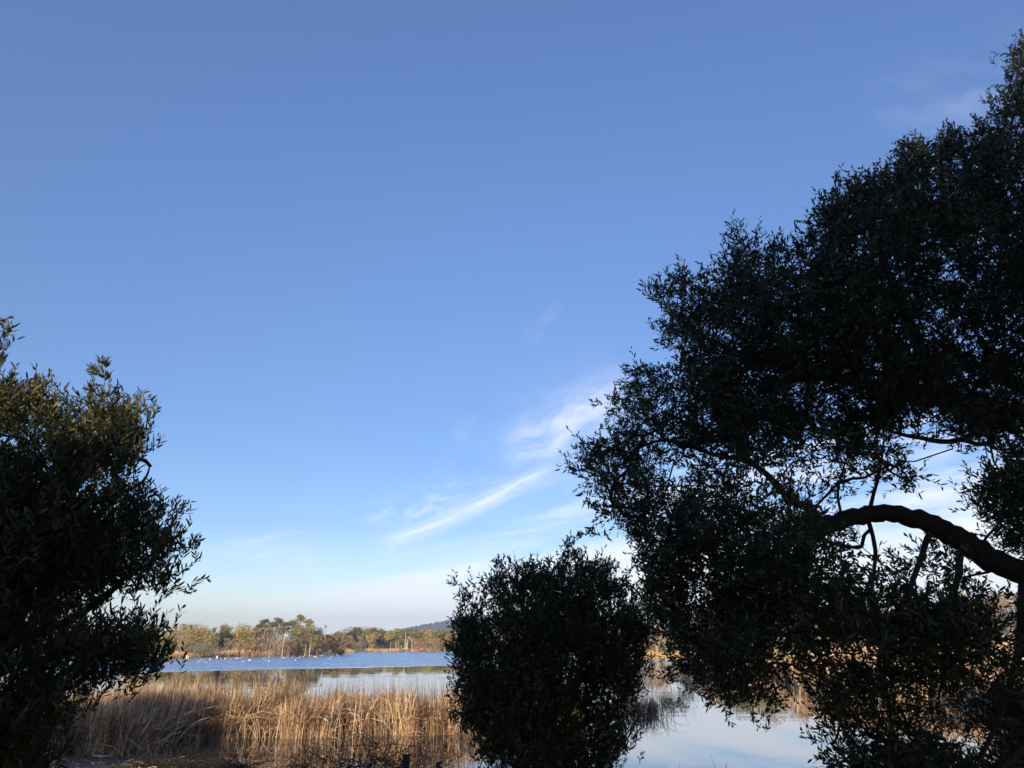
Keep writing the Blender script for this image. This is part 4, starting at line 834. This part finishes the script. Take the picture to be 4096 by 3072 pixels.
# ------------------------------------------------------------------ near bank: litter, brush, brambles, stumps
b = MB(); n = 9000; X = rng.uniform(-20, 8, n); Yq = rng.uniform(12, 22, n); s = sdist(X, Yq); k = s > .02; X, Yq = X[k], Yq[k]; n = len(X)
z = hground(X, Yq); a = rng.uniform(0, 6.28, n); L = rng.uniform(.04, .26, n); D = np.stack([np.cos(a), np.sin(a), rng.normal(size=n) * .25], 1)
P0 = np.stack([X, Yq, z + .015], 1); b.ribbons(np.stack([P0, P0 + D * L[:, None] * .5 + [0, 0, .02], P0 + D * L[:, None]], 1), rng.uniform(.008, .02, n)[:, None] * np.ones((1, 3)), rng.random(n)**1.5 * .9)
tag(b.build('bank_litter', M['reed']), 'scattered dead reed stalks and leaf litter on the dark bank', 'litter', kind='stuff')
def tangle(name, label, cat, c, rx, ry, h, n, matn, L=(.4, 1.3), r=.006, up=.3, v=(0, 1)):
    z0 = gz(c[0], c[1]); t_ = thing(name, label, cat, (c[0], c[1], z0)); b_ = MB()
    a = rng.uniform(0, 6.28, n); rad = np.sqrt(rng.random(n)); X_ = c[0] + np.cos(a) * rad * rx; Y_ = c[1] + np.sin(a) * rad * ry
    zz = np.maximum(hground(X_, Y_), -.05) + rng.random(n)**1.3 * h * (1 - rad**1.6) ; D_ = unit(rdir(n) * [1, 1, .45] + [0, 0, up]); LL = rng.uniform(*L, n)[:, None]
    P_ = [np.stack([X_, Y_, zz], 1)]
    for _ in range(4): D_ = unit(D_ + .28 * rdir(n) - [0, 0, .12]); P_.append(P_[-1] + D_ * LL / 4)
    P_ = np.stack(P_, 1); P_[:, :, 2] = np.maximum(P_[:, :, 2], hground(P_[:, :, 0], P_[:, :, 1]) + .01)
    b_.tubes(P_, (r * rng.uniform(.5, 1.6, n))[:, None] * np.linspace(1, .4, 5)[None], 3, rng.uniform(*v, n)); b_.build('sticks', M[matn], t_); return t_
tangle('brush_pile', 'dark heap of dead brushwood at the water edge, bottom left of centre', 'brushwood', (-3.4, 16.3), 2.0, 1.1, .75, 900, 'twig_dark')
tangle('brush_pile', 'higher tangle of bare dark twigs left of the middle bush', 'brushwood', (-2.5, 15.6), 1.0, .8, 1.15, 480, 'twig_dark', L=(.5, 1.6), up=.6)
tangle('brush_pile', 'low mat of dead sticks on the mud at the bottom left', 'brushwood', (-7.3, 18.6), 1.5, .6, .35, 350, 'twig_dark')
tangle('bramble', 'thin arching bramble at the bottom right of the middle bush', 'bramble', (2.3, 11.6), .8, .5, .25, 70, 'twig_dark', L=(.6, 1.3), r=.005, up=1.1)
tangle('bramble', 'second low bramble with little leaves at the bottom, below open water', 'bramble', (3.3, 11.8), .7, .4, .25, 40, 'twig_dark', L=(.4, .9), r=.005, up=1.0)
def stump(px, py, label, h, r):
    x, y = G(px, py); z0 = max(gz(x, y), -.15); t_ = thing('tree_stump', label, 'stump', (x, y, z0)); b_ = MB()
    sp_, sr = smooth_path([(x, y, z0), (x + .02, y, z0 + h * .5), (x + .03, y, z0 + h)], [r * 1.3, r, r * .8]); b_.tubes(sp_[None], sr[None] * (1 + .1 * rng.normal(size=len(sr))), 9, .3, cap=True)
    b_.build('stem', M['bark_dark'], t_); b2 = MB(); P_ = np.array([[[x, y, z0 + h * .7], [x + .12, y - .02, z0 + h * .95], [x + .2, y, z0 + h * 1.25]]]); b2.tubes(P_, np.array([[.03, .02, .008]]), 5, .3); b2.build('snag', M['bark_dark'], t_)
stump(405, 762, 'dark broken stump in the water left of the bush trunk', .32, .10)
stump(437, 765, 'smaller dark stump in the water, nearer the bush', .22, .06)
b = MB(); pp = [np.array([*G(x_, y_), gz(*G(x_, y_)) + .05]) for x_, y_ in ((91, 752), (93, 757), (97, 759), (104, 759.5), (110, 758.5))]; pp[0][2] += .25
sp_, sr = smooth_path(pp, [.012, .014, .015, .013, .008]); b.tubes(sp_[None], sr[None], 5, .9, cap=True)
tag(b.build('curved_stick', M['bark_pale']), 'pale curved stick lying on the mud at the bottom left', 'stick')

# ------------------------------------------------------------------ small things by the far shore
wht = mat('white_feather', [(0, (.75, .75, .73)), (1, (.85, .85, .83))], .6); gry = mat('grey_wing', [(0, (.45, .46, .48)), (1, (.6, .6, .62))], .6); org = mat('orange_bill', [(0, (.5, .15, .04)), (1, (.5, .15, .04))], .5)
def blob(b_, c, rx, ry, rz, a=.5, nu=10, nv=7):
    u = np.linspace(0, 2 * np.pi, nu, endpoint=False); vv_ = np.linspace(-np.pi / 2, np.pi / 2, nv); UU, VV = np.meshgrid(u, vv_)
    vs = np.stack([c[0] + rx * np.cos(VV) * np.cos(UU), c[1] + ry * np.cos(VV) * np.sin(UU), c[2] + rz * np.sin(VV)], -1); id_ = np.arange(nu * nv).reshape(nv, nu)
    b_.add(vs.reshape(-1, 3), [np.stack([id_[:-1], np.roll(id_[:-1], -1, 1), np.roll(id_[1:], -1, 1), id_[1:]], -1).reshape(-1, 4)], a)
gl = 'small white gull resting on the blue water'
g0 = thing('gull', gl, 'gull', (0, 0, 0), 'gulls on the water'); b = MB(); blob(b, (0, 0, .05), .24, .12, .11)
b.tubes(np.array([[[.15, 0, .08], [.21, 0, .16], [.23, 0, .22]]]), np.array([[.07, .05, .05]]), 7); blob(b, (.24, 0, .25), .07, .055, .055); b.tubes(np.array([[[-.18, 0, .08], [-.30, 0, .12], [-.38, 0, .13]]]), np.array([[.07, .045, .015]]), 6)
b.build('body', wht, g0, smooth=True)
b = MB(); blob(b, (-.05, 0, .11), .22, .115, .07); b.build('wings', gry, g0, smooth=True); b = MB(); b.tubes(np.array([[[.29, 0, .25], [.34, 0, .24], [.37, 0, .23]]]), np.array([[.015, .012, .004]]), 5); b.build('bill', org, g0)
spots = []
for i in range(58):
    sx = rng.uniform(690, 1420) if i < 48 else rng.uniform(1420, 1760); f = (sx - 650) / 750.; shore_y = 2637 - 23 * f if sx < 1410 else 2606; py = (shore_y + 4 + rng.gamma(1.6, 3.2)) / 4
    spots.append(G(sx / 4, py))
for i, (x, y) in enumerate(spots):
    if i == 0: o = g0
    else:
        o = g0.copy(); COL.objects.link(o)
        for ch in [c_ for c_ in g0.children]:
            c2 = ch.copy(); COL.objects.link(c2); c2.parent = o
    o.location = (x, y, 0); o.rotation_euler = (0, 0, rng.uniform(0, 6.28)); o.scale = (.5, .5, .5)
sign_y = mat('pale_yellow_paint', [(0, (.62, .52, .28)), (1, (.72, .62, .36))], .6); sign_o = mat('orange_paint', [(0, (.55, .24, .08)), (1, (.6, .28, .1))], .6); postm = mat('white_post_paint', [(0, (.7, .66, .58)), (1, (.75, .7, .62))], .6)
def box(b_, c, s_, a=.5):
    v_ = np.array([[x_, y_, z_] for x_ in (-.5, .5) for y_ in (-.5, .5) for z_ in (-.5, .5)]) * s_ + c
    b_.add(v_, [[[0, 1, 3, 2], [4, 6, 7, 5], [0, 4, 5, 1], [2, 3, 7, 6], [0, 2, 6, 4], [1, 5, 7, 3]]], a)
for sx, d, h, sm, lab in ((749, 166, 1.6, sign_y, 'pale yellow marker post on the left lawn, the taller of the pair'), (756, 167, 1.3, sign_o, 'short orange marker post beside the yellow one'), (870, 178, 1.5, postm, 'white post with a small board by the water, right of the big olive tree')):
    x = spot(sx, d); z0 = gz(x, d); t_ = thing('marker_post', lab, 'post', (x, d, z0)); b = MB(); box(b, (x, d, z0 + h / 2), (.11, .11, h)); b.build('post', postm, t_)
    b = MB(); box(b, (x, d - .1, z0 + h * .75), (.28, .05, h * .25)); b.build('board', sm, t_)
rockm = mat('pale_rock', [(0, (.30, .24, .17)), (1, (.52, .43, .32))], .9, nscale=2, namp=.8)
def rock(sx, py, w_, h_, lab):
    x, y = G(sx / 4., py / 4.); b_ = MB(); blob(b_, (0, 0, 0), w_ / 2, w_ / 3, h_, .5, 14, 9); v_ = b_.v[0]; v_ *= 1 + .18 * np.array([mn.noise(Vector(p_ * 1.7 + x)) for p_ in v_])[:, None] * 2
    b_.v[0] = v_ + [x, y, .05]; tag(b_.build('rock', rockm, origin=(x, y, 0)), lab, 'rock')
rock(1012, 2620.5, 2.6, .5, 'pale flat rock at the water edge below the rust-orange willow')
rock(1062, 2619.5, 3.6, .35, 'long low pale rock at the foot of the poplar row')
rock(1128, 2618.5, 5.0, .30, 'longest low pale rock at the water, right of the poplars')
rock(1402, 2609, 4.5, .8, 'rounded pale rock at the very tip of the spit')
rock(1445, 2605.5, 5.5, .9, 'left of two pale boulders on the farther shore')
rock(1454, 2605.5, 3.5, .8, 'right of two pale boulders on the farther shore')

# ------------------------------------------------------------------ tall trees standing behind the camera that shade the bank
for i, (x, y, h, wd, pr_) in enumerate([(-9.5, -12, 8.7, 6, 60), (-4.4, -12, 8.9, 6, 110), (-.8, -13, 13.0, 7, 120), (4, -12, 14.5, 8.5, 120), (9.5, -12, 15, 8.5, 110), (16, -12, 15, 9, 110)]):
    leafy_tree('shade_tree', ['leftmost', 'second from left', 'third from left', 'fourth from left', 'fifth from left', 'rightmost'][i] + ' tall dense tree on the bank behind the camera', 'tree', x, y, h, wd, fol='dark_and_shaded', crown=(.05, 1), clumps=90, per=pr_, size=.42, group='tall trees on the bank behind the camera')
for i, (x, y, h, wd) in enumerate([(-7, -4.5, 6.0, 6.5), (-.5, -5.5, 6.5, 6.5), (6, -5, 7.2, 7), (-15.1, -4, 8.5, 5.2)]):  # unseen trees added to block sky and sun; the last darkens the reeds
    leafy_tree('shade_tree', ['left', 'middle', 'right', 'farthest left'][i] + ' lower unseen tree close behind the camera, added to shade the bank', 'tree', x, y, h, wd, fol='dark_and_shaded', crown=(.30 if i == 3 else .42, 1), clumps=70, per=110, size=.3, group='low unseen trees added behind the camera for shade')

# ------------------------------------------------------------------ air
HZ = 0.00028
b = MB(); box(b, (0, 1000, 60), (4400, 4800, 128))
hm_ = bpy.data.materials.new('haze_air'); hm_.use_nodes = True; t = NT(hm_.node_tree)
pv = t.new('ShaderNodeVolumePrincipled'); pv.inputs['Color'].default_value = (.62, .78, 1, 1); pv.inputs['Density'].default_value = HZ; pv.inputs['Anisotropy'].default_value = .2
t.l.new(pv.outputs[0], t.new('ShaderNodeOutputMaterial').inputs['Volume'])
hz = b.build('haze', hm_); tag(hz, 'faint blue haze over the lake and far hill', 'haze', kind='stuff')
